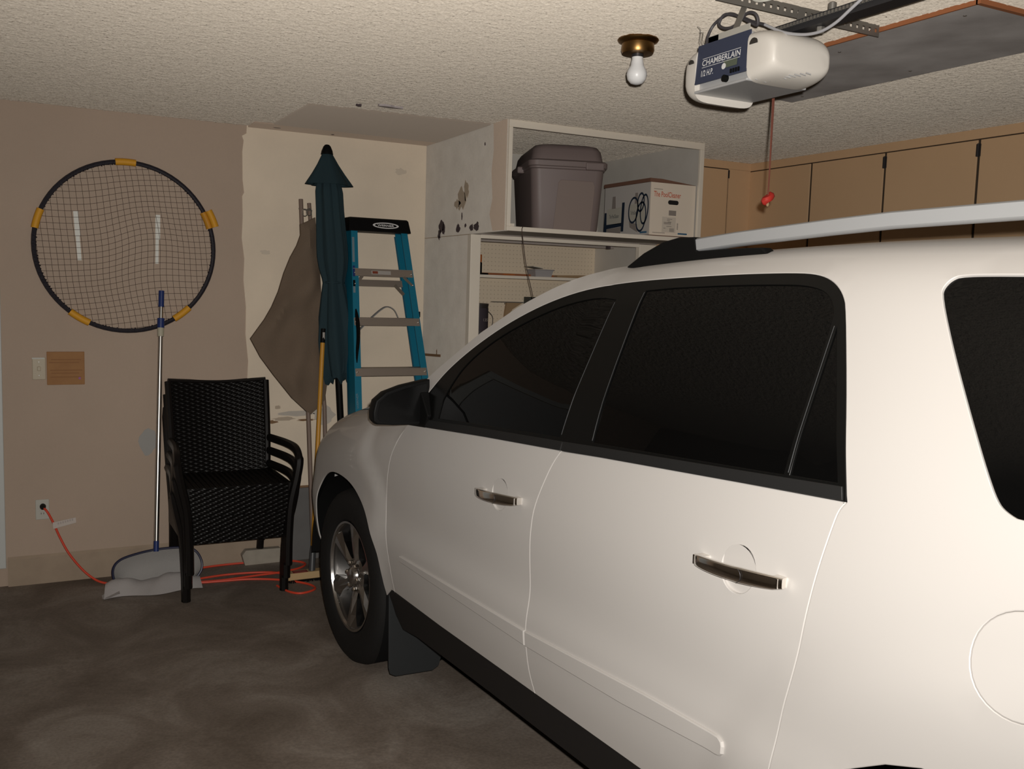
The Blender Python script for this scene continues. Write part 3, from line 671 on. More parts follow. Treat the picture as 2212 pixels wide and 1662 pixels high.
# cables
m = MB(); m.tube(smoothpts([(1.880, 2.365, 2.338), (1.89, 2.37, 2.375), (1.90, 2.353, 2.408), (1.90, 2.291, 2.421), (1.90, 2.238, 2.398), (1.90, 2.19, 2.372), (1.90, 2.165, 2.360), (1.895, 2.158, 2.375), (1.89, 2.168, 2.392), (1.888, 2.20, 2.398), (1.888, 2.245, 2.376), (1.888, 2.29, 2.377), (1.888, 2.32, 2.396), (1.893, 2.300, 2.420), (1.905, 2.25, 2.405), (1.912, 2.20, 2.380), (1.915, 2.15, 2.360)], 8), .0046, 8)
c = obj('power_cord', m, cabled); tag(c, 'dark power cord looped in a bow on top of the opener', 'cord')
m = MB(); m.tube(smoothpts([(1.915, 2.15, 2.360), (1.915, 2.08, 2.325), (1.915, 2.02, 2.305), (1.915, 1.97, 2.295), (1.912, 1.92, 2.293), (1.908, 1.87, 2.303), (1.902, 1.82, 2.322), (1.90, 1.77, 2.345), (1.90, 1.70, 2.385), (1.90, 1.62, 2.435)], 8), .0042, 8)
c = obj('grey_cable', m, cable); tag(c, 'pale grey cable drooping beside the opener rail', 'cord')
m = MB(); m.tube(smoothpts([(1.75, 2.13, 2.436), (1.83, 2.14, 2.428), (1.88, 2.15, 2.42), (1.92, 2.13, 2.428), (1.90, 2.09, 2.437), (1.82, 2.08, 2.438)], 8), .003, 6)
c = obj('white_wire', m, platew); tag(c, 'thin pale wire along the ceiling behind the angle bar', 'wire')
for k, (dx, top) in enumerate(((0, .055), (.012, .035))):
    m = MB(); m.tube(smoothpts([(1.868, 2.368 - dx, 2.338), (1.862, 2.374 - dx, 2.355), (1.866, 2.378 - dx, 2.365 + top * .4), (1.858, 2.384 - dx, 2.345 + top)], 5), .0009, 5); obj('loose_wire', m, steel, t)
# release rope
t = thing('release_rope', 'red emergency release rope with red knob hanging under the opener', 'rope', (2.19, 2.40, 1.9))
m = MB(); m.tube([(2.185, 2.40, 2.36), (2.188, 2.40, 2.2), (2.191, 2.40, 2.0), (2.190, 2.40, 1.905)], .0026, 7); m.tube([(2.1935, 2.402, 2.36), (2.195, 2.402, 2.2), (2.193, 2.402, 2.0), (2.192, 2.402, 1.912)], .0022, 7); obj('cord_pair', m, rope, t)
m = MB(); m.loft([[(2.19 + a * math.cos(q) * 1.5, 2.40 + a * math.sin(q), z + .010 * math.cos(q)) for q in np.linspace(0, 2 * math.pi, 12, endpoint=False)] for a, z in ((.006, 1.922), (.014, 1.918), (.017, 1.908), (.013, 1.898), (.006, 1.895))]); obj('knob', m, redm, t)
m = MB(); m.lathe([(.004, 1.896), (.006, 1.888), (.003, 1.882)], (2.186, 2.395, 0), 'z', 8); obj('rope_knot', m, woodl, t)
m = MB(); m.box((2.05, 2.39, 2.358), (2.20, 2.412, 2.364)); obj('arm', m, dsteel, t)

# ================================================================== THINGS ALONG THE BACK WALL
# round practice net hung on the wall
t = thing('ring_net', 'large round black hoop with square netting and yellow foam grips on the wall', 'net', (.535, 5.355, 1.315))
NC = Vector((.535, 5.352, 1.752)); NR = .436
m = MB(); m.tube([NC + Vector((NR * math.cos(a), 0, NR * math.sin(a))) for a in np.linspace(0, 2 * math.pi, 72, endpoint=False)], .0115, 8, close=True); obj('hoop', m, ringm, t)
def arc(a0, a1, r, n=7): return [NC + Vector((r * math.cos(R(a)), 0, r * math.sin(R(a)))) for a in np.linspace(a0, a1, n)]
for (a0, a1) in ((84, 97), (157, 170), (231, 245), (302, 315)):
    m = MB(); m.tube(arc(a0, a1, NR), .018, 10); obj('foam_grip', m, foamy, t)
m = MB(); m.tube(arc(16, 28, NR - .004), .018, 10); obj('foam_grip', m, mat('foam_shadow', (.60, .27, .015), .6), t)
m = MB(); m.tube([p + Vector((.022, -.018, 0)) for p in arc(17, 29, NR + .004)], .0185, 10); obj('foam_grip', m, foamy, t)
# knotted net, slightly wavy, one joined mesh of cords
m = MB(); random.seed(11); NS = 29
def npt(u, v):
    d = max(0, 1 - math.hypot(u, v)); cr, sr = math.cos(.11), math.sin(.11); u, v = u * cr - v * sr, u * sr + v * cr
    wx = .020 * math.sin(3.1 * v + 1.2 * u) * d + .010 * math.sin(6 * v + 2) * d; wz_ = .030 * math.sin(2.6 * u + .7) * d + .012 * math.sin(5.3 * u + v * 2) * d
    return NC + Vector((u * NR + wx, .004 * math.sin(5 * u) * d, v * NR + wz_ + .05 * u * d * .6))
for fam in (0, 1):
    for k in range(NS):
        c0 = -1 + 2 * (k + .5) / NS; half = math.sqrt(max(0, 1 - c0 * c0)) * .985
        if half < .12: continue
        nn = max(6, int(26 * half)); P = []
        for q in range(nn + 1):
            s = -half + 2 * half * q / nn
            P.append(npt(s, c0) if fam == 0 else npt(c0, s))
        m.tube(P, .00092, 4, cap=False)
nt_ = obj('netting', m, netm, t); nt_['kind'] = 'stuff'
m = MB()
for k in range(150):
    a = 2 * math.pi * k / 150 + random.uniform(-.01, .01); r1 = NR - random.uniform(.010, .016)
    m.tube([NC + Vector(((NR + .004) * math.cos(a), -.010, (NR + .004) * math.sin(a))), NC + Vector((r1 * math.cos(a + .02), -.004, r1 * math.sin(a + .02)))], .003, 4)
lc = obj('lacing', m, ringm, t); lc['kind'] = 'stuff'
for (x) in (.36, .70):
    m = MB(); m.tube([(x, YB, NC.z + math.sqrt(NR ** 2 - (x - NC.x) ** 2) - .004), (x, YB - .045, NC.z + math.sqrt(NR ** 2 - (x - NC.x) ** 2) - .016)], .003, 6); obj('wall_hook', m, steel, t)

# wall plates
t = thing('light_switch', 'almond light switch plate beside the brown sign', 'switch', (.112, YB, 1.12))
m = MB(); m.box((.083, YB - .007, 1.062), (.145, YB, 1.176)); obj('plate', m, almond, t, bevel=.003)
m = MB(); m.box((.106, YB - .016, 1.108), (.122, YB - .007, 1.13)); obj('toggle', m, almond, t, bevel=.003)
for z in (1.085, 1.153):
    m = MB(); m.lathe([(.004, YB - .007), (.003, YB - .0085)], (.114, 0, z), 'y', 8); obj('screw', m, steel, t)
m = MB(); m.box((.083, YB - .010, 1.168), (.140, YB - .0071, 1.176)); obj('top_glint', m, platew, t)
t = thing('wall_sign', 'square brown wooden sign on the wall under the hoop', 'sign', (.237, YB, 1.04))
m = MB(); m.box((.150, YB - .012, 1.035), (.326, YB, 1.205)); sg = obj('sign_board', m, signm, t, bevel=.002)
for (z, x0, x1) in ((1.165, .17, .31), (1.150, .16, .30), (1.110, .165, .315), (1.095, .17, .30), (1.075, .165, .31)):
    m = MB(); m.box((x0, YB - .0126, z - .003), (x1, YB - .012, z + .003)); obj('faint_line', m, mat('sign_faint', (.30, .135, .045), .7), sg)
m = MB(); m.prism(circ(.006, 10), (.302, YB - .012, 1.068), X_, Z_, (0, -1, 0), .002); obj('purple_dot', m, mat('dot_purple', (.35, .10, .35), .6), sg)
t = thing('wall_outlet', 'white wall outlet plate with the orange cord plugged in', 'outlet', (.118, YB, .39))
m = MB(); m.box((.086, YB - .006, .335), (.150, YB, .440)); op = obj('plate', m, platew, t, bevel=.003)
for z in (.365, .409):
    m = MB(); m.prism(circ(.017, 18, ry=.014), (.118, YB - .006, z), X_, Z_, (0, -1, 0), .002); sk = obj('socket', m, platew, op)
    if z < .4:
        for dx in (-.006, .006):
            m = MB(); m.box((.118 + dx - .0012, YB - .0085, z - .002), (.118 + dx + .0012, YB - .0079, z + .007)); obj('slot', m, hole, op)

# orange extension cord from the outlet, along the floor
t = thing('extension_cord', 'long orange extension cord drooping from the outlet and snaking on the floor', 'cord', (.118, 5.3, 0))
m = MB(); m.lathe([(.013, 5.378), (.015, 5.365), (.014, 5.345), (.008, 5.325)], (.120, 0, .407), 'y', 14); obj('plug', m, black, t)
cf = [(.124, 5.33, .405), (.140, 5.32, .385), (.165, 5.318, .33), (.195, 5.315, .25), (.235, 5.30, .165), (.29, 5.285, .085), (.34, 5.265, .035), (.39, 5.235, .010)]
fl_ = [(.47, 5.20), (.60, 5.16), (.80, 5.085), (.95, 5.06), (1.10, 5.04), (1.24, 4.975), (1.36, 4.86), (1.38, 4.76), (1.30, 4.715), (1.245, 4.76), (1.21, 4.88)]
P = cf + [(x, y, zf(y) + .0055) for x, y in fl_]
m = MB(); m.tube(smoothpts(P, 8), .0058, 8); obj('cord_run', m, orangecord, t)
P = [(.76, 5.10), (.95, 5.075), (1.15, 5.09), (1.28, 5.10), (1.40, 5.14), (1.45, 5.22), (1.36, 5.31), (1.22, 5.335), (1.02, 5.345), (.85, 5.32), (.78, 5.27), (.70, 5.24)]
m = MB(); m.tube(smoothpts([(x, y, zf(y) + (.0055 if i > 2 or True else .016)) for i, (x, y) in enumerate(P)], 8), .0058, 8); obj('cord_run', m, orangecord, t)
P = [(.80, 5.13), (1.0, 5.16), (1.2, 5.13), (1.33, 5.05), (1.47, 5.0), (1.52, 4.93)]
m = MB(); m.tube(smoothpts([(x, y, zf(y) + .0057) for x, y in P], 8), .0058, 8); obj('cord_run', m, orangecord, t)
m = MB(); m.hexa([(.162, 5.306, .332), (.164, 5.306, .298), (.272, 5.306, .322), (.270, 5.306, .350)], [(.162, 5.309, .332), (.164, 5.309, .298), (.272, 5.309, .322), (.270, 5.309, .350)]); tg = obj('paper_tag', m, tagm, t)
for k in range(7):
    x = .185 + k * .011; m = MB(); z = .315 + (x - .165) * .22; m.box((x, 5.3052, z), (x + .007, 5.306, z + .011)); obj('tag_print', m, mat('tag_ink', (.48, .42, .39), .7), tg)

# pool skimmer net with telescoping pole, leaning on the wall
t = thing('pool_skimmer', 'pool skimmer net with blue rim on a silver telescopic pole', 'pool net', (.64, 5.10, 0))
hp = smoothpts([(.470, 5.085, .020), (.435, 5.09, .055), (.428, 5.10, .11), (.455, 5.11, .150), (.52, 5.12, .172), (.64, 5.13, .188), (.78, 5.12, .188), (.835, 5.11, .165), (.862, 5.10, .115), (.862, 5.09, .07), (.84, 5.085, .035)], 6)
m = MB(); m.tube(hp, .0065, 8); obj('rim', m, mat('rim_navy', (.012, .014, .045), .4), t)
def skim(u, v):
    x = .395 + .455 * u - .02 * v * (1 - u); hz = .052 + .014 * math.sin(11 * u) - .02 * abs(u - .5)
    y = 5.105 - .125 * v + .020 * math.sin(9 * u) * v; z0 = zf(y) + .004
    return (x, y, z0 + hz * (1 - v) ** .8 * (1 + .5 * math.sin(v * math.pi)) + .006 * abs(math.sin(17 * u + 3 * v)) * (1 - v))
m = MB(); m.grid(48, 14, skim); obj('mesh_bag', m, meshw, t)
m = MB(); m.grid(44, 14, lambda u, v: hp[int(u * (len(hp) - 1))].lerp(Vector((.47 + .36 * u, 5.13, .012)), v) + Vector((0, .030 * math.sin(v * math.pi), -.004 * math.sin(14 * u) * v))); obj('mesh_screen', m, mat('skimmer_screen', (.40, .385, .37), .8, bump=(500, .4, 2)), t)
m = MB(); m.loft([[(.40 + a_, 5.03 + b_, zf(5.03) + c_) for a_, b_, c_ in ((-.03 * s, -.045 * s, .004), (.0, -.06 * s, .012), (.05, -.05 * s, .022 * s + .005), (.05, .03, .02 * s + .005), (0, .03 * s, .016), (-.03 * s, .01, .006))] for s in (.4, .8, 1)]); obj('mesh_corner', m, meshw, t)
PB, PT = Vector((.640, 5.13, .178)), Vector((.702, 5.345, 1.522))
def pp(z): return PB.lerp(PT, (z - PB.z) / (PT.z - PB.z))
m = MB(); m.tube([pp(.178), pp(.232)], .0135, 12); obj('socket', m, bluep, t)
m = MB(); m.tube([pp(.228), pp(1.30)], .0125, 14); obj('lower_tube', m, alum, t)
m = MB(); m.tube([pp(1.29), pp(1.33), pp(1.345)], [.0165, .0175, .014], 14); obj('collar', m, mat('collar_cream', (.50, .47, .36), .5), t)
m = MB(); m.tube([pp(1.335), pp(1.385)], .0185, 14); obj('lock_grip', m, bluep, t)
m = MB(); m.tube([pp(1.38), pp(1.45)], .0105, 12); obj('upper_tube', m, alum, t)
m = MB(); m.tube([pp(1.445), pp(1.53)], .0145, 12); obj('end_grip', m, bluep, t)

# stacked wicker armchairs ------------------------------------------------
def weave(w, hh, f, cell=.026, row=.0105, amp=.0030):
    nr = int(hh / row); nc = int(w / cell); nu = nc * 4 + 1; nv = nr * 3 + 1
    mb = MB()
    def g(u, v):
        r = v * nr; k = int(min(r, nr - 1)); fr = r - k
        s = (1 if k % 2 else -1) * math.cos(math.pi * u * nc)
        d = amp * (s * math.sin(fr * math.pi) ** .7 if 0 < fr < 1 else 0) - .0012 * (abs(fr - .5) > .45)
        return f(u, v, d)
    return mb.grid(nu, nv, g)
def make_chair(loc, lab):
    t = thing('wicker_armchair', lab, 'chair', loc, 0, 'wicker armchairs stacked against the wall')
    L = dict(local=True)
    def back(u, v, d):    # u across, v up ; leaning back
        wtop = .265 - .012 * (1 - v)
        x = -wtop + 2 * wtop * u; z = .40 + .505 * v - .012 * math.sin(u * math.pi) * v
        y = .215 + .135 * v + .022 * math.sin(u * math.pi) * 1.0
        return (x, y - d - .012, z)
    m = weave(.5, .5, back); obj('backrest', m, wicker, t, **L)
    m = MB(); m.grid(14, 14, lambda u, v: Vector(back(u, v, 0)) + Vector((0, .016, 0)), flip=True); obj('back_panel', m, wickf, t, **L)
    P = smoothpts([(-.262 + .524 * k / 6, .215 + .135 + .022 * math.sin(k / 6 * math.pi), .909 - .012 * math.sin(k / 6 * math.pi)) for k in range(7)], 4)
    m = MB(); m.tube(P, .013, 8); obj('top_rail', m, wickf, t, **L)
    def seat(u, v, d): return (-.255 + .51 * u, -.235 + .46 * v, .428 + d - .010 * math.sin(u * math.pi))
    m = weave(.5, .46, seat); obj('seat', m, wicker, t, **L)
    def apron(u, v, d): return (-.245 + .49 * u, -.245 - d, .285 + .145 * v)
    m = weave(.49, .145, apron); obj('front_apron', m, wicker, t, **L)
    m = MB(); m.grid(4, 4, lambda u, v: (-.245 + .49 * u, -.238, .285 + .145 * v), flip=True); obj('apron_back', m, wickf, t, **L)
    for s in (-1, 1):
        m = MB(); m.box((s * .25 - .012, -.235, .30), (s * .25 + .012, .225, .43)); obj('side_apron', m, wickf, t, **L)
        # front leg sweeping up into the arm
        pts = [(s * .245, -.238, .0), (s * .247, -.238, .15), (s * .258, -.240, .32), (s * .285, -.243, .45), (s * .299, -.240, .53), (s * .299, -.222, .575), (s * .294, -.17, .600), (s * .282, -.06, .606), (s * .270, .10, .600), (s * .262, .245, .592)]
        P = smoothpts(pts, 5); n = len(P)
        m = MB(); m.tube(P, [.023 if i < n * .5 else .019 for i in range(n)], 8, scale=(1, 1.2)); obj('arm', m, wickf, t, **L)
        m = MB(); P = smoothpts([(s * .235, .30, .0), (s * .238, .262, .2), (s * .245, .228, .40), (s * .255, .27, .62), (s * .262, .345, .905)], 5); m.tube(P, .018, 8); obj('rear_leg', m, wickf, t, **L)
        m = MB(); m.lathe([(.023, -.0), (.023, .012)], (s * .245, -.238, 0), 'z', 10); obj('foot', m, black, t, **L)
    return t
CY = 5.065; CX = .985
for k, lab in enumerate(('black wicker armchair at the bottom of the stack, legs on the floor', 'black wicker armchair in the middle of the stack', 'black wicker armchair on top of the stack, woven back in view')):
    make_chair((CX + .006 * k, CY - .012 - .016 * k, zf(4.83) + .001 + .072 * k), lab)

# closed teal umbrella ------------------------------------------------------
t = thing('patio_umbrella', 'closed teal patio umbrella standing against the bare white wall', 'umbrella', (1.69, 5.2, 0))
UT = Vector((1.553, 5.215, 2.355)); UB = Vector((1.690, 5.17, zf(5.2)))
def ua(z): return UB.lerp(UT, (z - UB.z) / (UT.z - UB.z))
def folded(prof, nf, dep, n=96, phase=0, tw=0, rag=0):
    rings = []
    for (r, z) in prof:
        c = ua(z); ring = []
        for k in range(n):
            a = 2 * math.pi * k / n
            f = 1 - dep * (.5 + .5 * math.cos(nf * a + phase + tw * z)) ** 2 - dep * .3 * (.5 + .5 * math.sin(2.3 * nf * a + 5 * z))
            zz = z - rag * max(0, (1.30 - z) / .25) * (.5 + .5 * math.sin(7 * a + 1) + .4 * math.sin(11 * a))
            ring.append((c.x + r * f * math.cos(a), c.y + .8 * r * f * math.sin(a), zz))
        rings.append(ring)
    mb = MB(); mb.loft(rings, cap=False); return mb
m = MB(); m.tube([ua(zf(5.2) + .002), ua(1.2)], .019, 14); m.tube([ua(1.2), ua(2.30)], .017, 12); obj('pole', m, black, t)
obj('canopy', folded([(.03, 2.20), (.072, 2.14), (.080, 2.10), (.082, 2.0), (.088, 1.90), (.094, 1.80), (.094, 1.74), (.086, 1.68), (.070, 1.625), (.066, 1.60), (.072, 1.57), (.082, 1.52), (.096, 1.44), (.110, 1.36), (.122, 1.28), (.122, 1.20), (.114, 1.14), (.100, 1.085), (.075, 1.08)], 6, .22, tw=1.5, rag=.045), teal, t)
obj('vent_cap', folded([(.020, 2.318), (.034, 2.30), (.062, 2.25), (.095, 2.20), (.128, 2.155), (.140, 2.138), (.125, 2.14), (.09, 2.18), (.05, 2.24)], 4, .16, phase=2.6), teal, t)
m = MB(); m.lathe([(.034, 2.305), (.030, 2.325), (.020, 2.348), (.012, 2.357), (.004, 2.359)], (ua(2.33).x, ua(2.33).y, 0), 'z', 18); obj('finial', m, black, t)
m = MB(); c = ua(1.602); m.tube([(c.x + .057 * math.cos(a), c.y + .046 * math.sin(a), 1.602) for a in np.linspace(0, 2 * math.pi, 28, endpoint=False)], .006, 6, close=True); obj('tie', m, teal, t)
random.seed(2)
for k in range(7):
    a = k * .9; c = ua(1.10); r = .092
    x, y = c.x + r * math.cos(a), c.y + .75 * r * math.sin(a)
    m = MB(); w = .028; m.loft([[(x - w * s, y - .008, z), (x + w * s, y - .008, z), (x + w * s, y + .008, z), (x - w * s, y + .008, z)] for s, z in ((.9, 1.22), (1, 1.12), (.7, 1.07 + .012 * (k % 3)), (.25, 1.052 + .012 * (k % 3)))]); obj('hem_fold', m, teal, t)

# blue fibreglass step ladder, closed and leaning ---------------------------
t = thing('step_ladder', 'blue fibreglass step ladder with black top cap leaning on the white wall', 'ladder', (1.855, 4.66, 0))
LC = 1.858
def lp(x, z, d=0): return Vector((x, 4.62 + .30 * z + d, z))      # front plane of the ladder, d = towards the wall
def hw(z): return .169 + (1.895 - z) * .0585
zb = zf(4.62) + .001
for s in (-1, 1):
    m = MB()
    def R4(z, o0, o1, d0, d1): return [lp(LC + s * (hw(z) - o0), z, d0), lp(LC + s * (hw(z) - o1), z, d0), lp(LC + s * (hw(z) - o1), z, d1), lp(LC + s * (hw(z) - o0), z, d1)]
    m.hexa(R4(zb, 0, .038, 0, .006), R4(1.90, 0, .038, 0, .006))          # front flange
    m.hexa(R4(zb, 0, .005, .004, .102), R4(1.90, 0, .005, .004, .102))      # web
    m.hexa(R4(zb, 0, .038, .098, .104), R4(1.90, 0, .038, .098, .104))
    fr = obj('front_rail', m, lad, t, fixn=True)
    m = MB()
    m.hexa(R4(zb, .010, .040, .112, .118), R4(1.88, .010, .040, .112, .118)); m.hexa(R4(zb, .010, .015, .115, .165), R4(1.88, .010, .015, .115, .165))
    obj('rear_rail', m, ladd, t, fixn=True)
    m = MB(); m.hexa(R4(zb - 0, -.004, .034, -.004, .088), R4(.07, -.004, .034, -.004, .088)); obj('foot', m, black, t, fixn=True)
    for z in (1.662, 1.600, 1.392, 1.12, .85, .58, .31):
        mm_ = MB(); c = lp(LC + s * (hw(z) - .015), z, -.003); mm_.lathe([(.005, 0), (.0045, -.004), (.002, -.006)], c, 'y', 8); obj('rivet', mm_, alum, fr)
for z in (1.665, 1.392, 1.118, .845, .57, .30):
    m = MB(); x = hw(z) - .005
    m.hexa([lp(LC - x, z - .021, -.001), lp(LC + x, z - .021, -.001), lp(LC + x, z + .021, -.001), lp(LC - x, z + .021, -.001)], [lp(LC - x, z - .021, .003), lp(LC + x, z - .021, .003), lp(LC + x, z + .021, .003), lp(LC - x, z + .021, .003)])
    m.hexa([(LC - x, lp(0, z).y, z + .018), (LC + x, lp(0, z).y, z + .018), (LC + x, lp(0, z).y, z + .021), (LC - x, lp(0, z).y, z + .021)], [(LC - x, lp(0, z).y + .085, z + .018), (LC + x, lp(0, z).y + .085, z + .018), (LC + x, lp(0, z).y + .085, z + .021), (LC - x, lp(0, z).y + .085, z + .021)])
    sp_ = obj('tread', m, step, t, fixn=True)
    if z > 1.6:
        pz = Vector((0, .287, .958))
        m = MB(); a = lp(LC - .07, z - .010, -.0022); m.add([a, a + Vector((.115, 0, 0)), a + Vector((.115, 0, 0)) + pz * .022, a + pz * .022], [(0, 1, 2, 3)]); obj('sticker', m, mat('sticker_grey', (.42, .39, .36), .6), sp_)
        m = MB(); a = lp(LC - .064, z - .006, -.003); m.add([a, a + Vector((.032, 0, 0)), a + Vector((.032, 0, 0)) + pz * .015, a + pz * .015], [(0, 1, 2, 3)]); obj('sticker_warning', m, mat('warn_red', (.22, .04, .015), .6), sp_)
m = MB(); x = hw(1.605) - .02; m.hexa([lp(LC - x, 1.588, .10), lp(LC + x, 1.588, .10), lp(LC + x, 1.625, .10), lp(LC - x, 1.625, .10)], [lp(LC - x, 1.588, .104), lp(LC + x, 1.588, .104), lp(LC + x, 1.625, .104), lp(LC - x, 1.625, .104)]); obj('rear_bar', m, step, t, fixn=True)
m = MB(); m.beam(lp(LC - .155, 1.60, .02), lp(LC - .115, 1.645, .03), .018, .004); obj('brace', m, step, t)
m = MB(); m.beam(lp(LC + .075, 1.600, .03), lp(LC + .125, 1.545, .03), .016, .005); m.beam(lp(LC + .12, 1.645, -.004), lp(LC + .168, 1.598, -.004), .014, .004); obj('spreader', m, alum, t)
m = MB(); m.tube(smoothpts([lp(LC - .17, 1.31, .10), lp(LC - .07, 1.40, .10), lp(LC + .01, 1.462, .10), lp(LC + .05, 1.474, .10), lp(LC + .085, 1.455, .10), lp(LC + .105, 1.41, .10)], 5), .006, 6, scale=(.5, 2)); obj('web_strap', m, mat('strap_grey', (.32, .32, .32), .7), t)
m = MB(); m.box((LC + hw(1.44) - .003, 5.06, 1.42), (LC + hw(1.44) + .012, 5.10, 1.452)); obj('latch', m, black, t, bevel=.003)
# black bag strap at the left rail
m = MB(); P = [lp(LC - hw(z) + .02 + .006 * math.sin(20 * z), z, -.004) for z in np.linspace(1.46, 1.17, 12)]; m.tube(P, [.006, .014, .018, .019, .018, .018, .017, .016, .015, .012, .009, .004], 8, scale=(.6, 1)); obj('hanging_strap', m, black, t)
# side label plates
for (z0, z1, mm_) in ((1.72, 1.86, mat('plate_grey', (.18, .24, .28), .6)), (1.64, 1.70, bluep), (1.585, 1.62, black), (1.55, 1.585, MATS['plate_grey'])):
    m = MB(); a = lp(LC - hw(z0) + .004, z0, -.0016); b_ = lp(LC - hw(z1) + .004, z1, -.0016); m.add([a, a + Vector((.013, 0, 0)), b_ + Vector((.013, 0, 0)), b_], [(0, 1, 2, 3)]); obj('rail_sticker', m, mm_, t)
# top cap
m = MB()
def capring(z, ex, f0, f1): return [lp(LC - .182 - ex, z, f0), lp(LC + .182 + ex, z, f0), lp(LC + .182 + ex, z, f1), lp(LC - .182 - ex, z, f1)]
m.loft([capring(1.896, .004, -.018, .16), capring(1.965, -.004, -.012, .155), capring(1.974, -.010, -.004, .148)], smooth=False); cap = obj('top_cap', m, black, t, bevel=.004, fixn=True)
pv = Vector((0, .30 + .006 / .069, 1)).normalized()
oc = lp(LC + .035, 1.934, -.0165)
m = MB(); n = 36; vs = []
for k in range(n):
    a = 2 * math.pi * k / n
    for (rx, ry) in ((.078, .0185), (.066, .0125)): vs.append(oc + Vector((rx * math.cos(a), 0, 0)) + pv * (ry * math.sin(a)))
m.add(vs, [(2 * k, 2 * ((k + 1) % n), 2 * ((k + 1) % n) + 1, 2 * k + 1) for k in range(n)]); obj('oval_badge', m, whitetx, cap)
text('lettering', 'WERNER', .100, oc - Vector((.05, 0, 0)) - pv * .0068, X_, pv, whitetx, cap, height=.0135, bold=.02)
text('lettering', 'WERNER', .085, lp(LC - hw(.965) + .018, .925, -.0022), Vector((0, .287, .958)), (-1, 0, 0), MATS['plate_grey'], fr, height=.012)

# taupe canvas canopy on two poles ----------------------------------------
t = thing('canvas_canopy', 'folded taupe canvas on two tan poles leaning beside the umbrella', 'canvas', (1.47, 5.06, 0))
def fp(x, z, d=0): return Vector((x, 5.05 + .12 * z + d, z))
pole = mat('pole_tan', (.23, .165, .13), .55)
m = MB(); m.tube([fp(1.462, zf(5.05) + .004, .02), fp(1.438, 2.06, .02)], .0125, 12); obj('pole', m, pole, t)
m = MB(); m.tube([fp(1.545, zf(5.05) + .004, .03), fp(1.548, .9, .03), fp(1.487, 2.042, .03)], .0115, 12); obj('pole', m, pole, t)
out = [(1.424, 1.918), (1.425, 1.86), (1.403, 1.802), (1.365, 1.735), (1.327, 1.646), (1.294, 1.544), (1.256, 1.46), (1.215, 1.391), (1.137, 1.286), (1.188, 1.186), (1.256, 1.090), (1.355, .962), (1.436, .884), (1.46, .872), (1.478, .888), (1.515, .915), (1.54, .95), (1.555, 1.04), (1.545, 1.20), (1.538, 1.37), (1.53, 1.628), (1.518, 1.80), (1.509, 1.962), (1.47, 1.94)]
def inside(p, poly):
    x, y = p; c = False; j = len(poly) - 1
    for i in range(len(poly)):
        if (poly[i][1] > y) != (poly[j][1] > y) and x < (poly[j][0] - poly[i][0]) * (y - poly[i][1]) / (poly[j][1] - poly[i][1]) + poly[i][0]: c = not c
        j = i
    return c
def cdt(loops, step_, ds):
    """triangulate loops[0] minus loops[1:]"""
    V2, E2 = [], []; res = []
    for lp_ in loops:
        q = []
        for i in range(len(lp_)):
            a = Vector(lp_[i]); b = Vector(lp_[(i + 1) % len(lp_)]); n = max(1, int((b - a).length / ds + .5))
            q += [a.lerp(b, k / n) for k in range(n)]
        res.append(q); o_ = len(V2); V2 += q; E2 += [(o_ + i, o_ + (i + 1) % len(q)) for i in range(len(q))]
    nb = len(V2); B = np.array([tuple(v) for v in V2])
    P = [np.array([tuple(v) for v in q]) for q in res]
    def inn(pts, poly):
        c = np.zeros(len(pts), bool); x, y = pts[:, 0], pts[:, 1]; x1, y1 = poly[:, 0], poly[:, 1]; x0, y0 = np.roll(x1, 1), np.roll(y1, 1)
        for a, b, c_, d in zip(x0, y0, x1, y1):
            if b == d: continue
            k = ((b > y) != (d > y)) & (x < (c_ - a) * (y - b) / (d - b) + a); c ^= k
        return c
    def ok(pts):
        k = inn(pts, P[0])
        for h_ in P[1:]: k &= ~inn(pts, h_)
        return k
    gx = np.arange(B[:, 0].min() + step_ / 2, B[:, 0].max(), step_); gy = np.arange(B[:, 1].min() + step_ / 2, B[:, 1].max(), step_)
    g = np.array([(a, b) for a in gx for b in gy])
    g = g[ok(g)]
    if len(g):
        keep = np.ones(len(g), bool)
        for i in range(0, len(B), 64):
            d = np.hypot(g[:, None, 0] - B[None, i:i + 64, 0], g[:, None, 1] - B[None, i:i + 64, 1]).min(1); keep &= d > ds * .6
        g = g[keep]
    allv = V2 + [Vector((float(a), float(b))) for a, b in g]
    ov, oe, of, *_ = geometry.delaunay_2d_cdt(allv, E2, [], 0, 1e-6, False)[:3]
    A = np.array([tuple(v) for v in ov]); F = np.array([tuple(f) for f in of if len(f) == 3])
    cen = A[F].mean(1); F = F[ok(cen)]
    return A, F, res
A, F, res = cdt([out], .02, .02)
def cl(p):
    x, z = p; d = min(math.hypot(x - q[0], z - q[1]) for q in [(v.x, v.y) for v in res[0]])
    b = min(1, d / .05)
    return fp(x, z, -.012 - .024 * b - .008 * math.sin(18 * x + 11 * z) * b - .016 * math.sin(24 * (x * .75 - z * .65) + 1.5 * math.sin(6 * z)) * b - .007 * math.sin(40 * x - 8 * z) * b)
m = MB(); m.add([cl(p) for p in A] + [fp(p[0], p[1], .012) for p in A], [tuple(f) if True else f for f in F.tolist()] + [tuple(i + len(A) for i in f[::-1]) for f in F.tolist()], True)
nb_ = len(res[0]); m.add([cl((v.x, v.y)) for v in res[0]] + [fp(v.x, v.y, .012) for v in res[0]], [(i, (i + 1) % nb_, (i + 1) % nb_ + nb_, i + nb_) for i in range(nb_)], True)
obj('canvas', m, taupe, t, fixn=True)
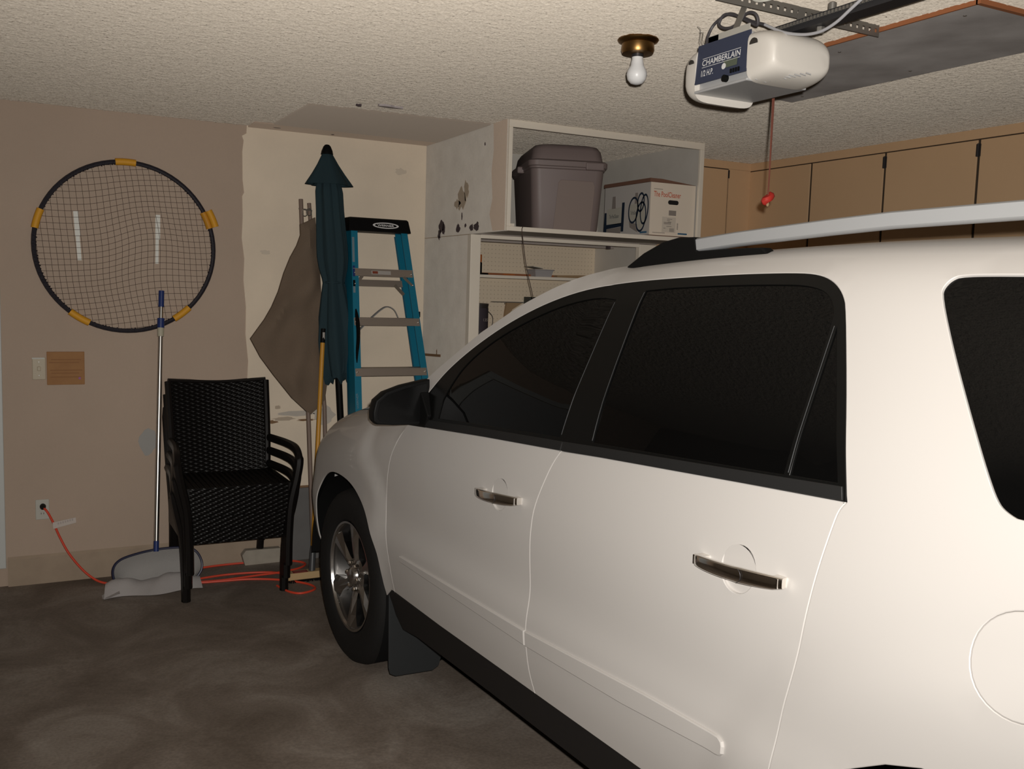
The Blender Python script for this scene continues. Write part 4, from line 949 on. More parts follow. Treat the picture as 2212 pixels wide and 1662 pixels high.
for (x, z) in ((1.452, 1.985), (1.476, 1.99)):
    m = MB(); m.tube([fp(x + .014 * math.cos(a), z + .020 * math.sin(a), -.004) for a in np.linspace(0, 2 * math.pi, 14, endpoint=False)], .003, 6, close=True); obj('clip_ring', m, alum, t)
m = MB(); m.tube([fp(1.425, 2.008, .02), fp(1.50, 2.0, .02)], .004, 8); obj('pin', m, steel, t)

# push broom ---------------------------------------------------------------
t = thing('push_broom', 'push broom with yellow handle and tan block standing by the front tyre', 'broom', (1.36, 4.93, 0))
zb2 = zf(4.9)
m = MB(); m.box((1.258, 4.905, .008), (1.475, 4.965, .046)); blk = obj('block', m, broomw, t, bevel=.004)
m = MB(); m.box((1.305, 4.909, .0462), (1.385, 4.950, .0472)); obj('label', m, mat('broom_label', (.28, .03, .025), .6), blk)
m = MB(); m.box((1.312, 4.915, .0474), (1.378, 4.944, .0478)); obj('label_center', m, mat('broom_label_light', (.36, .09, .07), .6), blk)
m = MB(); random.seed(5)
for k in range(170):
    x = random.uniform(1.262, 1.472); y = random.uniform(4.908, 4.962); q = random.uniform(-.012, .012)
    m.add([(x - .003, y, .010), (x + .003, y, .010), (x + q + .0035, y - .012, zb2 + .001), (x + q - .0035, y - .012, zb2 + .001)], [(0, 1, 2, 3)])
    m.add([(x, y - .003, .010), (x, y + .003, .010), (x + q, y - .009, zb2 + .001), (x + q, y - .015, zb2 + .001)], [(0, 1, 2, 3)])
br = obj('bristles', m, black, t); br['kind'] = 'stuff'
HB, HT = Vector((1.412, 4.935, .045)), Vector((1.527, 5.158, 1.345))
def hp_(s): return HB.lerp(HT, s)
m = MB(); m.tube([hp_(-.01), hp_(.07), hp_(.10)], [.019, .017, .0135], 12); obj('socket', m, mat('socket_grey', (.06, .062, .065), .4), t)
m = MB(); m.tube([hp_(.09), hp_(.95)], .0125, 14); obj('handle', m, yellow, t)
m = MB(); m.tube([hp_(.94), hp_(1.0)], .0135, 12); obj('grip', m, black, t)
m = MB(); c = hp_(.97); m.box((c.x - .006, c.y - .0148, c.z - .02), (c.x + .006, c.y - .0136, c.z + .02)); obj('grip_sticker', m, MATS['sticker_grey'], t)

# grey board leaning at the wall foot, wood strip and pale block
m = MB(); m.hexa([(1.375, 5.30, zf(5.3) + .002), (1.66, 5.30, zf(5.3) + .002), (1.66, 5.312, zf(5.3) + .002), (1.375, 5.312, zf(5.3) + .002)], [(1.375, 5.366, .408), (1.66, 5.366, .408), (1.66, 5.378, .408), (1.375, 5.378, .408)]); o = obj('grey_board', m, greybd, fixn=True); tag(o, 'flat grey board leaning at the foot of the wall behind the broom', 'board')
m = MB(); m.hexa([(1.335, 5.24, zf(5.24) + .001), (1.372, 5.24, zf(5.24) + .001), (1.372, 5.262, zf(5.24) + .001), (1.335, 5.262, zf(5.24) + .001)], [(1.335, 5.33, .30), (1.372, 5.33, .30), (1.372, 5.352, .30), (1.335, 5.352, .30)]); o = obj('wood_strip', m, woodl, fixn=True); tag(o, 'narrow raw wood strip leaning between stacked chairs and grey board', 'wood piece')
m = MB(); m.prism([(1.135, .0), (1.335, .0), (1.335, .084), (1.14, .088), (1.118, .06)], (0, 5.355, -.003), X_, Z_, (0, -1, 0), .05); o = obj('pale_block', m, mat('block_white', (.46, .41, .34), .8, var=(20, (.36, .32, .26), .3)), bevel=.004); tag(o, 'pale chipped block on the floor behind the stacked chairs', 'block')

# ================================================================== THE CAR
# local frame: x inboard from the left flank, y forward, z up
_PZ=[.18,.30,.38,.43,.50,.57,.62,.66,.70,.74,.80,.88,.96,1.04,1.10,1.15,1.20,1.30,1.50,1.58,1.635,1.672,1.698,1.714,1.726,1.735,1.741,1.743]
_PX=[.075,.050,.034,.025,.010,.001,-.004,-.002,.006,.010,.008,.006,.009,.020,.032,.044,.056,.085,.160,.192,.222,.257,.305,.375,.50,.66,.85,.985]
def _dense():
    s=np.concatenate([[0],np.cumsum(np.hypot(np.diff(_PX),np.diff(_PZ)))])
    t=np.arange(0,s[-1],.004); x=np.interp(t,s,_PX); z=np.interp(t,s,_PZ)
    k=np.exp(-.5*(np.arange(-12,13)/5.)**2); k/=k.sum()
    xp=np.concatenate([2*x[0]-x[12:0:-1],x,2*x[-1]-x[-2:-14:-1]]); zp=np.concatenate([2*z[0]-z[12:0:-1],z,z[-2:-14:-1]])
    return t,np.convolve(xp,k,'valid'),np.convolve(zp,k,'valid')
CW,CX,CZ=_dense()
XC=.985
def sstep(v): v=np.clip(v,0,1); return v*v*(3-2*v)
def drop(y):
    return .032*np.minimum((np.maximum(y+2.55,0)/.85)**2,1.2)+.05*(np.minimum(y+2.9,0)/1.1)**2
def tplan(y):
    return np.where(y>-.5,.06*(y+.5)**2,0)+np.where(y>.30,1.7*(y-.30)**2,0)+np.where(y<-2.3,.03*(y+2.3)**2,0)+np.where(y<-3.6,1.2*(y+3.6)**2,0)
FW=(-.085,.345); RW=(-2.99,.345)
def flare(y,z):
    (cy,cz)=FW; d=np.hypot(y-cy,z-cz); o=.017*sstep((.67-d)/.075)*sstep((y+.60)/.14)
    (cy,cz)=RW; d=np.hypot(y-cy,z-cz); o=o+.012*sstep((.70-d)/.12)
    return o*sstep((z-.35)/.1)*sstep((1.2-z)/.1)
def fmain(y,w):
    y=np.asarray(y,float); x0=np.interp(w,CW,CX); z0=np.interp(w,CW,CZ)
    z=z0-drop(y)*sstep((z0-1.2)/.45)
    x=x0+tplan(y)*np.clip((XC-x0)/.6,0,1)-flare(y,z0)
    return np.stack([x,y+0*x,z],-1)
def wz(y,z):
    z0=z
    for i in range(30): z0=z+drop(y)*sstep((z0-1.2)/.45)
    return float(np.interp(z0,CZ,CW))
CAR = thing('sport_utility_car', 'white sport utility car with tinted windows parked in the garage', 'car', (1.205, 3.9, 0), R(2.9))
def side_x(y, z):
    w = wz(y, z); return float(fmain(y, w)[0])
def panel(name, outline, f, m_, parent=CAR, holes=(), step_=.03, ds=.014, fold=.02, shrink=.0022, lift=0, mirror=False, label=None, rnd=.0022):
    """f(a,b)->3-D; outward normal = df/db x df/da; edges rolled inward"""
    def off(poly, d):
        n = len(poly); P = [Vector(p) for p in poly]
        ar = sum(P[i].x * P[(i + 1) % n].y - P[(i + 1) % n].x * P[i].y for i in range(n)); sg = 1 if ar > 0 else -1
        o = []
        for i in range(n):
            e = (P[(i + 1) % n] - P[i - 1]); e = e.normalized() if e.length > 1e-9 else Vector((1, 0)); o.append(P[i] + Vector((-e.y, e.x)) * sg * d)
        return o
    def dens(poly):
        q = []
        for i in range(len(poly)):
            a = Vector(poly[i]); b = Vector(poly[(i + 1) % len(poly)]); n = max(1, int((b - a).length / ds + .5)); q += [a.lerp(b, k / n) for k in range(n)]
        return q
    loops = [off(dens(outline), shrink)] + [off(dens(h_), -shrink) for h_ in holes]
    A, F, res = cdt(loops, step_, ds * 3)
    e = 1e-4
    def P3(a, b):
        p = np.array(f(a, b)); da = (np.array(f(a + e, b)) - p); db = (np.array(f(a, b + e)) - p); n = np.cross(db, da); n /= np.linalg.norm(n)
        return p, n
    mb = MB(); vs = []
    for (a, b) in A:
        p, n = P3(a, b); vs.append(p + n * lift)
    fs = [tuple(x[::-1]) for x in F.tolist()]
    mb.add(vs, fs, True)
    for li, q in enumerate(res):
        g = (-1 if li == 0 else 1)
        r1 = off([tuple(v) for v in q], g * rnd * .7); r2 = off([tuple(v) for v in q], g * rnd)
        rings = [(q, 0), (r1, rnd * .45), (r2, rnd * 1.5), (r2, fold)]; n = len(q); V = []
        for (rr, dep) in rings:
            for v in rr:
                p, nn = P3(v.x, v.y); V.append(p + nn * (lift - dep))
        mb.add(V, [(k * n + i, k * n + (i + 1) % n, (k + 1) * n + (i + 1) % n, (k + 1) * n + i) for k in range(3) for i in range(n)], True)
    if mirror: mb.v = [(2 * XC - v[0], v[1], v[2]) for v in mb.v]; mb.f = [t_[::-1] for t_ in mb.f]
    o = obj(name, mb, m_, parent, label=label, local=True)
    bm = bmesh.new(); bm.from_mesh(o.data); bmesh.ops.remove_doubles(bm, verts=bm.verts[:], dist=1e-5); bmesh.ops.recalc_face_normals(bm, faces=bm.faces[:])
    # outward = away from the car axis
    bm.faces.ensure_lookup_table()
    ctr = Vector((XC, -1.7, .8)); s = sum((fc.normal.dot(Vector((fc.calc_center_median().x - ctr.x, 0, (fc.calc_center_median().z - ctr.z)))) * fc.calc_area() for fc in bm.faces))
    if s < 0: bmesh.ops.reverse_faces(bm, faces=bm.faces[:])
    bm.to_mesh(o.data); bm.free()
    try: o.data.set_sharp_from_angle(angle=R(24))
    except Exception: pass
    return o
def YW(pts): return [(y, wz(y, z)) for y, z in pts]
fm = lambda a, b: fmain(a, b)
belt = [(-0.836, 1.099), (-1.25, 1.124), (-1.682, 1.148), (-1.859, 1.159), (-2.356, 1.187), (-2.633, 1.202)]
dlotop = [(-0.781, 1.198), (-0.881, 1.297), (-0.986, 1.377), (-1.125, 1.458), (-1.275, 1.524), (-1.429, 1.574), (-1.576, 1.604), (-1.742, 1.62), (-1.924, 1.63), (-2.134, 1.639), (-2.316, 1.642), (-2.385, 1.638), (-2.433, 1.624), (-2.472, 1.598), (-2.497, 1.565), (-2.574, 1.374), (-2.634, 1.202)]
apil = [(-0.751, 1.26), (-0.852, 1.331), (-1.013, 1.441), (-1.183, 1.532), (-1.34, 1.598), (-1.498, 1.649), (-1.589, 1.671)]
gapF = [(-0.690, 1.087), (-0.614, 0.998), (-0.578, 0.928), (-0.558, 0.807), (-0.562, 0.721), (-0.592, 0.628), (-0.612, 0.525), (-0.618, 0.437)]
gapB = [(-1.682, 1.147), (-1.655, 1.11), (-1.627, 1.042), (-1.603, 0.978), (-1.594, 0.916), (-1.592, 0.832), (-1.600, 0.714), (-1.600, 0.632), (-1.597, 0.573), (-1.602, 0.489), (-1.618, 0.430)]
gapR = [(-2.635, 1.201), (-2.624, 1.185), (-2.619, 1.167), (-2.609, 1.098), (-2.6, 1.025), (-2.59, 0.924), (-2.578, 0.846), (-2.56, 0.761), (-2.548, 0.646)]
def cr2(pts, n=2, close=False):
    for _ in range(2):      # corner cutting
        q = [] if close else [pts[0]]; m_ = len(pts)
        for i in range(m_ if close else m_ - 1):
            a, b = pts[i], pts[(i + 1) % m_]; q += [(.75 * a[0] + .25 * b[0], .75 * a[1] + .25 * b[1]), (.25 * a[0] + .75 * b[0], .25 * a[1] + .75 * b[1])]
        pts = q if close else q + [pts[-1]]
    return pts
dlotop = cr2(dlotop); gapF = cr2(gapF, 3); gapB = cr2(gapB, 3); gapR = cr2(gapR, 3)
SILL = .430
rarch = [(-2.50, .43), (-2.512, .52), (-2.56, .60), (-2.64, .672), (-2.733, .729), (-2.80, .767), (-2.87, .792), (-3.0, .805), (-3.13, .79), (-3.26, .74), (-3.37, .65), (-3.44, .53), (-3.46, .43)]
qwin = [(-3.60, 1.622), (-3.56, 1.632), (-2.84, 1.638), (-2.722, 1.637), (-2.705, 1.629), (-2.697, 1.612), (-2.701, 1.598), (-2.77, 1.483), (-2.83, 1.389), (-2.89, 1.298), (-2.916, 1.260), (-2.934, 1.246), (-2.968, 1.235), (-3.55, 1.255), (-3.66, 1.27), (-3.69, 1.30), (-3.65, 1.56)]
qwin = cr2(qwin, close=True)
fuel = [(-3.015 + .086 * math.cos(a), 1.020 + .084 * math.sin(a)) for a in np.linspace(0, 2 * math.pi, 36, endpoint=False)]
WC = float(CW[-1]) - .002
def hw_(y, x):   # w on the roof at inset x
    return float(np.interp(x, CX[250:], CW[250:]))
# one-piece body side: windscreen pillar, roof half, rear quarter
rear_edge = [(-3.98, .46), (-4.02, .8), (-4.02, 1.2), (-3.93, 1.5), (-3.86, 1.60)]
uni = YW([(-.64, 1.115), (-.69, 1.19)]) + YW(apil) + [(-1.66, hw_(0, .36)), (-1.72, hw_(0, .55)), (-1.76, hw_(0, .75)), (-1.78, WC), (-3.80, WC)] + YW(rear_edge[::-1]) + YW([(-3.9, .43)]) + YW(rarch[::-1]) + YW(gapR[::-1])[1:] + YW(dlotop[::-1])[1:] + YW([(-.80, 1.10), (-.69, 1.093)])
for mir in (False, True):
    panel('body_side', uni, fm, paint, holes=[YW(qwin), YW(fuel)], step_=.035, mirror=mir)
    panel('fuel_door' if not mir else 'quarter_cap', YW(fuel), fm, paint, step_=.03, mirror=mir)
    panel('quarter_glass', YW(qwin), fm, glassd, step_=.04, lift=-.006, shrink=.0, mirror=mir, label='dark tinted rear quarter window')
    fdoor = gapF + [(-1.0, SILL), (-1.3, SILL)] + gapB[::-1] + [(-1.682, 1.147)] + belt[2::-1]
    cups = {0: (-1.405, .972, .047), 1: (-2.404, 1.013, .050)}
    def cup(k, n=30): cy, cz, r_ = cups[k]; return [(cy + r_ * .96 * math.cos(a), cz + r_ * math.sin(a)) for a in np.linspace(0, 2 * math.pi, n, endpoint=False)]
    fd = panel('front_door', YW(fdoor[:-1]), fm, paint, holes=[YW(cup(0))], mirror=mir)
    rdoor = gapB + [(-2.0, SILL), (-2.3, SILL), (-2.50, SILL), (-2.512, .52), (-2.545, .60)] + gapR[::-1] + belt[4:1:-1]
    rd = panel('rear_door', YW(rdoor[:-1]), fm, paint, holes=[YW(cup(1))], mirror=mir)
    # window band
    dlo = belt + dlotop[::-1][1:]
    g1 = [(-0.915, 1.138), (-1.25, 1.160), (-1.660, 1.182), (-1.672, 1.30), (-1.692, 1.567), (-1.60, 1.573), (-1.44, 1.545), (-1.29, 1.495), (-1.14, 1.430), (-1.01, 1.345), (-.945, 1.255), (-.918, 1.20)]
    g2 = [(-1.812, 1.190), (-2.356, 1.218), (-2.470, 1.224), (-2.476, 1.54), (-2.462, 1.575), (-2.43, 1.600), (-2.38, 1.612), (-2.316, 1.615), (-2.134, 1.612), (-1.924, 1.603), (-1.808, 1.594), (-1.806, 1.40)]
    g1 = cr2(g1[:3], 2) + cr2(g1[4:], 3); g2 = g2[:2] + cr2(g2[2:10], 4) + g2[10:]
    g3 = [(-2.486, 1.226), (-2.604, 1.232), (-2.55, 1.374), (-2.500, 1.50), (-2.489, 1.53)]
    tr = panel('window_trim', YW(dlo), fm, trimb, holes=[YW(g1), YW(g2), YW(g3)], step_=.04, mirror=mir, rnd=.0012, shrink=.001, fold=.012)
    for gg, nm in ((g1, 'door_glass'), (g2, 'door_glass'), (g3, 'fixed_glass')): panel(nm, YW(gg), fm, glassd, step_=.05, lift=-.0035, shrink=-.002, mirror=mir, rnd=.0005, fold=.006)
    for (pl, nm) in ((belt[:3], 0), (belt[2:], 1)):
        lo = [(y, z + .001) for y, z in pl]; hi_ = [(y, z + .024) for y, z in pl[::-1]]
        if nm == 1: lo[-1] = (-2.626, lo[-1][1]); hi_[0] = (-2.618, hi_[0][1])
        a_, b_ = (.004, -.004)
        lo[-1 if nm == 0 else 0] = (lo[-1 if nm == 0 else 0][0] + (.004 if nm == 0 else -.004), lo[-1 if nm == 0 else 0][1])
        panel('belt_strip', YW(lo + hi_), fm, mat('belt_rubber', (.013, .013, .013), .5, spec=.3), step_=.05, lift=.004, shrink=.0005, mirror=mir, rnd=.002, fold=.008)
    for q in ([(-1.664, 1.19), (-1.672, 1.30), (-1.692, 1.56)], [(-1.809, 1.195), (-1.805, 1.40), (-1.806, 1.59)], [(-2.481, 1.23), (-2.482, 1.40), (-2.483, 1.53)]):  # thin grey tubes standing in for flash highlights along the glass edges
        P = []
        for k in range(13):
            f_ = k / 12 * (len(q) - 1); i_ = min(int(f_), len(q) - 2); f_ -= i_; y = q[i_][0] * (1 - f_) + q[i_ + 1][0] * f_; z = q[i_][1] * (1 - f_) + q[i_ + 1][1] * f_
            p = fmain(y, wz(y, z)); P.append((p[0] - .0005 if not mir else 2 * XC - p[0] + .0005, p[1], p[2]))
        mb = MB(); mb.tube(P, .0008, 6); obj('glass_edge_glint', mb, mat('edge_glint_grey', (.05, .052, .055), .25, spec=.7), tr, local=True)
    m1 = [(-.716, .588), (-.722, .606), (-1.595, .615), (-1.595, .574)]
    m2 = [(-1.604, .574), (-1.604, .615), (-2.147, .640), (-2.398, .645), (-2.410, .640), (-2.414, .632), (-2.414, .618), (-2.408, .612), (-2.395, .609), (-2.059, .586)]
    for q, par in ((m1, fd), (m2, rd)): panel('side_molding', YW(q), fm, paint, parent=par, step_=.05, lift=.007, shrink=.0005, mirror=mir, rnd=.003, fold=.012)
    rock = [(-.535, .425), (-2.495, .425), (-2.49, .33), (-2.3, .305), (-1.3, .305), (-.75, .30), (-.62, .285), (-.57, .33)]
    panel('rocker_cladding', YW(rock), fm, clad, step_=.05, lift=-.006, mirror=mir, fold=.12, rnd=.006)
    # handles
    for k, par in ((0, fd), (1, rd)):
        cy, cz, r_ = cups[k]
        mb = MB(); n = 30
        rings = []
        for s_ in (1.04, .98, .92, .84, .74, .6, .4, .2, .05):
            rings.append([(side_x(cy, cz) + .003 + .042 * (1 - min(1, s_) ** 2.6) , cy + r_ * .96 * s_ * math.cos(a), cz + r_ * s_ * math.sin(a)) for a in np.linspace(0, 2 * math.pi, n, endpoint=False)])
        mb.loft(rings)
        if mir: mb.v = [(2 * XC - v[0], v[1], v[2]) for v in mb.v]
        obj('handle_cup', mb, paint, par, local=True, fixn=False)
        y0, y1, za, zb_ = ((-1.293, -1.537, .963, .979), (-2.287, -2.542, 1.009, 1.022))[k]
        rings = []; NN = 17
        for i in range(NN):
            s_ = i / (NN - 1); y = y0 + (y1 - y0) * s_; z = za + (zb_ - za) * s_
            e_ = math.sin(math.pi * s_) ** .28 if 0 < s_ < 1 else .25
            base = side_x(y, z); bow = -.030 - .010 * math.sin(math.pi * s_)
            hh = .0155 * (.55 + .45 * e_) * (1.06 if s_ > .6 else 1); dd = .0075 * (.5 + .5 * e_)
            rings.append([(base + bow + (.020 * (1 - e_)) + dd * math.copysign(abs(math.cos(a)) ** .6, math.cos(a)), y, z + hh * math.copysign(abs(math.sin(a)) ** .5, math.sin(a))) for a in np.linspace(0, 2 * math.pi, 20, endpoint=False)])
        mb = MB(); mb.loft(rings)
        for s_ in (.07, .93):
            y = y0 + (y1 - y0) * s_; z = za + (zb_ - za) * s_; b0 = side_x(y, z); mb.box((b0 - .026, y - .012, z - .010), (b0 + .004, y + .012, z + .010))
        if mir: mb.v = [(2 * XC - v[0], v[1], v[2]) for v in mb.v]
        hd = obj('door_handle', mb, chrome, par, local=True, label='chrome door handle', fixn=True)
        if not mir:
            y = y0 + (y1 - y0) * .62; z = za + (zb_ - za) * .62; b0 = side_x(y, z) - .0485
            mb = MB(); mb.tube([(b0 + .001, y + .013 * math.cos(a), z + .0145 * math.sin(a)) for a in np.linspace(R(100), R(260), 12)], .0006, 5); obj('key_cap_line', mb, dsteel, hd, local=True)
    # roof rail
    sg_ = (lambda x: 2 * XC - x) if mir else (lambda x: x)
    top = [(-1.872, 1.737), (-2.026, 1.749), (-2.18, 1.758), (-2.318, 1.766), (-2.487, 1.774), (-2.77, 1.779), (-3.10, 1.776), (-3.40, 1.762), (-3.60, 1.745)]
    rings = []
    for (y, z) in top:
        hh = .036
        rings.append([(sg_(.330 + a_), y - (.006 if y > -1.9 and b_ < 0 else 0), z + b_) for a_, b_ in ((-.014, -.004), (-.008, 0), (.012, 0), (.018, -.006), (.018, -hh + .006), (.012, -hh), (-.010, -hh), (-.016, -hh + .005))])
    mb = MB(); mb.loft(rings); rl = obj('roof_rail', mb, railg, CAR, local=True, label='grey roof rail', fixn=True)
    foot = [(-1.585, 1.662), (-1.664, 1.702), (-1.747, 1.731), (-1.812, 1.7415), (-1.878, 1.7405), (-1.890, 1.703), (-2.0, 1.7065), (-2.125, 1.7065), (-2.16, 1.680), (-1.70, 1.645)]
    mb = MB(); mb.prism(foot, (sg_(.313), 0, 0), Y_, Z_, (-1 if mir else 1, 0, 0), .036); obj('rail_foot', mb, black, rl, local=True, bevel=.004)
    foot = [(-3.55, 1.745), (-3.62, 1.74), (-3.74, 1.69), (-3.74, 1.66), (-3.45, 1.67), (-3.48, 1.715)]
    mb = MB(); mb.prism(foot, (sg_(.313), 0, 0), Y_, Z_, (-1 if mir else 1, 0, 0), .036); obj('rail_foot', mb, black, rl, local=True, bevel=.004)
    # door mirror
    cs_ = [(-.148, 1.150), (-.147, 1.120), (-.134, 1.108), (-.074, 1.103), (.0, 1.101), (.070, 1.100), (.066, 1.262), (-.033, 1.242), (-.102, 1.219), (-.138, 1.190)]
    cc = (-.03, 1.17); rings = []
    for (dy, s_) in ((0, .97), (.004, 1.0), (.03, 1.0), (.06, .95), (.09, .80), (.105, .55), (.11, .2)):
        rings.append([(sg_(cc[0] + (p[0] - cc[0]) * s_ + .03 * (1 - s_)), -.795 + dy + .16 * 0 * p[0], cc[1] + (p[1] - cc[1]) * s_) for p in cs_])
    mb = MB(); mb.loft(rings); mi = obj('door_mirror', mb, black, CAR, local=True, fixn=True, bevel=.006, seg=3)
    mb = MB(); mb.prism([(cc[0] + (p[0] - cc[0]) * .86, cc[1] + (p[1] - cc[1]) * .84) for p in cs_], (0 if not mir else 2 * XC, -.7955, 0), (-1 if mir else 1, 0, 0), Z_, (0, -1, 0), .0015); obj('mirror_glass', mb, mat('mirror_dark', (.004, .004, .004), .3, spec=.12), mi, local=True)
    mb = MB(); mb.prism([(-.70, 1.085), (-.835, 1.095), (-.86, 1.14), (-.80, 1.215), (-.76, 1.235), (-.70, 1.17)], (sg_(.028), 0, 0), Y_, Z_, (-1 if mir else 1, 0, 0), .035); obj('mirror_mount', mb, black, mi, local=True, bevel=.004)

# front end: wings, bonnet, nose
def zcap(y): return float(np.interp(y, [-.8, -.5, -.2, .1, .35, .5, .60, .66], [1.145, 1.125, 1.10, 1.06, 1.0, .945, .88, .80]))
def RCy(y): return float(np.interp(y, [-.72, -.35, .1], [.11, .20, .25]))
def ffront(y, v):
    RC = RCy(y); zc = zcap(y); z1 = zc - RC; L0 = z1 - .2; L1 = RC * math.pi / 2
    if v <= L0: z = .2 + v; return np.array([side_x(y, z), y, z])
    x1 = side_x(y, z1)
    if v <= L0 + L1:
        a = (v - L0) / RC; return np.array([x1 + RC * (1 - math.cos(a)), y, z1 + RC * math.sin(a)])
    x2 = x1 + RC; d = min(v - L0 - L1, XC - x2); u = d / (XC - x2)
    return np.array([x2 + d, y, zc + .045 * (1 - (1 - u) ** 2)])
def vz(y, z):
    RC = RCy(y); zc = zcap(y); z1 = zc - RC
    if z <= z1: return z - .2
    return z1 - .2 + RC * math.asin(min(1, (z - z1) / RC))
def vhood(y): return zcap(y) - RCy(y) - .2 + RCy(y) * 1.15
farch = [(-.535, .40), (-.525, .52), (-.505, .588), (-.435, .670), (-.335, .735), (-.222, .781), (-.073, .793), (.067, .780), (.175, .735), (.245, .655), (.285, .55), (.303, .42), (.310, .26)]
farch = cr2(farch)
fend = [(y, vz(y, z)) for y, z in [(-.622, .437), (-.585, .437)]] + [(y, vz(y, z)) for y, z in farch] + [(.45, .06), (.60, .06)] + [(y, vhood(y)) for y in (.60, .5, .35, .1, -.2, -.45, -.60, -.68)] + [(y, vz(y, z)) for y, z in gapF]
for mir in (False, True):
    panel('front_fender', fend, lambda a, b: ffront(a, b), paint, step_=.03, mirror=mir, fold=.005)
    panel('fender_lining', fend, lambda a, b: ffront(a, b), darkm, step_=.06, mirror=mir, lift=-.0058, shrink=.004, fold=.001, rnd=.0003)
def hoodpt(u, s):
    sgn = 1 if u <= .5 else -1; q = u * 2 if u <= .5 else (1 - u) * 2
    x_at = None
    yr = -.70 + .27 * (1 - (1 - q) ** 2); y = .60 + (yr - .60) * s
    RC = RCy(y); v0 = vhood(y) + .004; z1 = zcap(y) - RC; x2 = side_x(y, z1) + RC; vend = z1 - .2 + RC * math.pi / 2 + (XC - x2)
    p = ffront(y, v0 + (vend - v0) * q)
    return (p[0] if sgn > 0 else 2 * XC - p[0], p[1], p[2])
mb = MB(); mb.grid(41, 30, hoodpt); obj('bonnet', mb, paint, CAR, local=True, fixn=True)
rings = []
for (yy, s_) in ((.60, 1), (.63, .975), (.655, .92), (.67, .82), (.675, .6), (.676, .1)):
    ring = []
    vend = None
    for i in range(31):
        y = .60; RC = RCy(y); z1 = zcap(y) - RC; x2 = side_x(y, z1) + RC; ve = z1 - .2 + RC * math.pi / 2 + (XC - x2)
        p = ffront(y, .03 + (ve - .03) * i / 30); ring.append((XC + (p[0] - XC) * (1 - (1 - s_) * .35), yy, .55 + (p[2] - .55) * s_))
    rings.append(ring + [(2 * XC - p_[0], p_[1], p_[2]) for p_ in ring[-2::-1]])
mb = MB(); mb.loft(rings); obj('nose', mb, paint, CAR, local=True, fixn=True)
mb = MB(); mb.box((.62, .66, .50), (1.35, .690, .72)); gr = obj('grille', mb, chrome, CAR, local=True, bevel=.02)
for k in range(4): mb = MB(); mb.box((.66, .688, .53 + k * .045), (1.31, .694, .55 + k * .045)); obj('grille_bar', mb, black, gr, local=True)
for s_ in (0, 1):
    x = .33 if not s_ else 2 * XC - .33
    mb = MB(); mb.lathe([(.09, .60), (.085, .655), (.06, .672), (.01, .676)], (x, 0, .70), 'y', 20); obj('headlamp', mb, clearp, CAR, local=True)
# windscreen
def scr(u, s):
    i = s * (len(apil) - 1); k = min(int(i), len(apil) - 2); f_ = i - k; y = apil[k][0] * (1 - f_) + apil[k + 1][0] * f_; z = apil[k][1] * (1 - f_) + apil[k + 1][1] * f_
    L = fmain(y, wz(y, z)) + np.array([.010, .002, -.006]); C = np.array([XC, -.42 + (-1.74 + .42) * s, 1.125 + (1.735 - 1.125) * s + .05 * math.sin(s * math.pi)])
    q = 1 - abs(2 * u - 1); q = 1 - (1 - q) ** 2
    x = L[0] + (2 * XC - 2 * L[0]) * u
    return (x, L[1] + (C[1] - L[1]) * q, L[2] + (C[2] - L[2]) * q)
mb = MB(); mb.grid(33, 25, scr); obj('windscreen', mb, glassd, CAR, local=True, fixn=True)
mb = MB(); mb.grid(25, 4, lambda u, s: (.10 + (2 * XC - .20) * u, -.74 + .30 * (1 - (2 * u - 1) ** 2) + .10 * s, 1.085 + .02 * math.sin(math.pi * u))); obj('cowl', mb, black, CAR, local=True)
# rear end
mb = MB(); rings = []
for (dy, s_) in ((0, 1), (-.05, .97), (-.09, .88), (-.10, .5), (-.10, .05)):
    ring = []
    for (y, z) in rear_edge + [(-3.80, 1.70)]:
        p = fmain(y, wz(y, z)); ring.append((XC + (p[0] - XC) * s_, y + dy, .95 + (z - .95) * s_))
    rings.append(ring + [(2 * XC - p_[0], p_[1], p_[2]) for p_ in ring[::-1]])
mb.loft(rings); obj('tailgate', mb, paint, CAR, local=True, fixn=True)
# dark inner shell so that the joints stay dark
rings = []
for y in np.linspace(-3.9, -.95, 24):
    ws = np.linspace(wz(y, .84), wz(y, 1.60 if y < -1.7 else max(1.12, min(1.58, float(np.interp(-y, [.75, 1.013, 1.34, 1.7], [1.2, 1.40, 1.55, 1.6]))))), 12)
    ring = [(float(fmain(y, w)[0]) + .045, y, float(fmain(y, w)[2]) - .02) for w in ws]
    rings.append(ring + [(2 * XC - p[0], p[1], p[2]) for p in ring[::-1]])
mb = MB(); mb.loft(rings, smooth=False); obj('inner_shell', mb, darkm, CAR, local=True, fixn=True)
mb = MB(); mb.box((.36, -3.85, .24), (2 * XC - .36, .50, .86)); mb.box((.10, -2.48, .30), (2 * XC - .10, -.60, .45)); mb.box((.22, -2.48, .45), (2 * XC - .22, -.62, .86)); mb.box((.38, -.6, .80), (2 * XC - .38, .42, .90)); obj('floor_pan', mb, darkm, CAR, local=True)
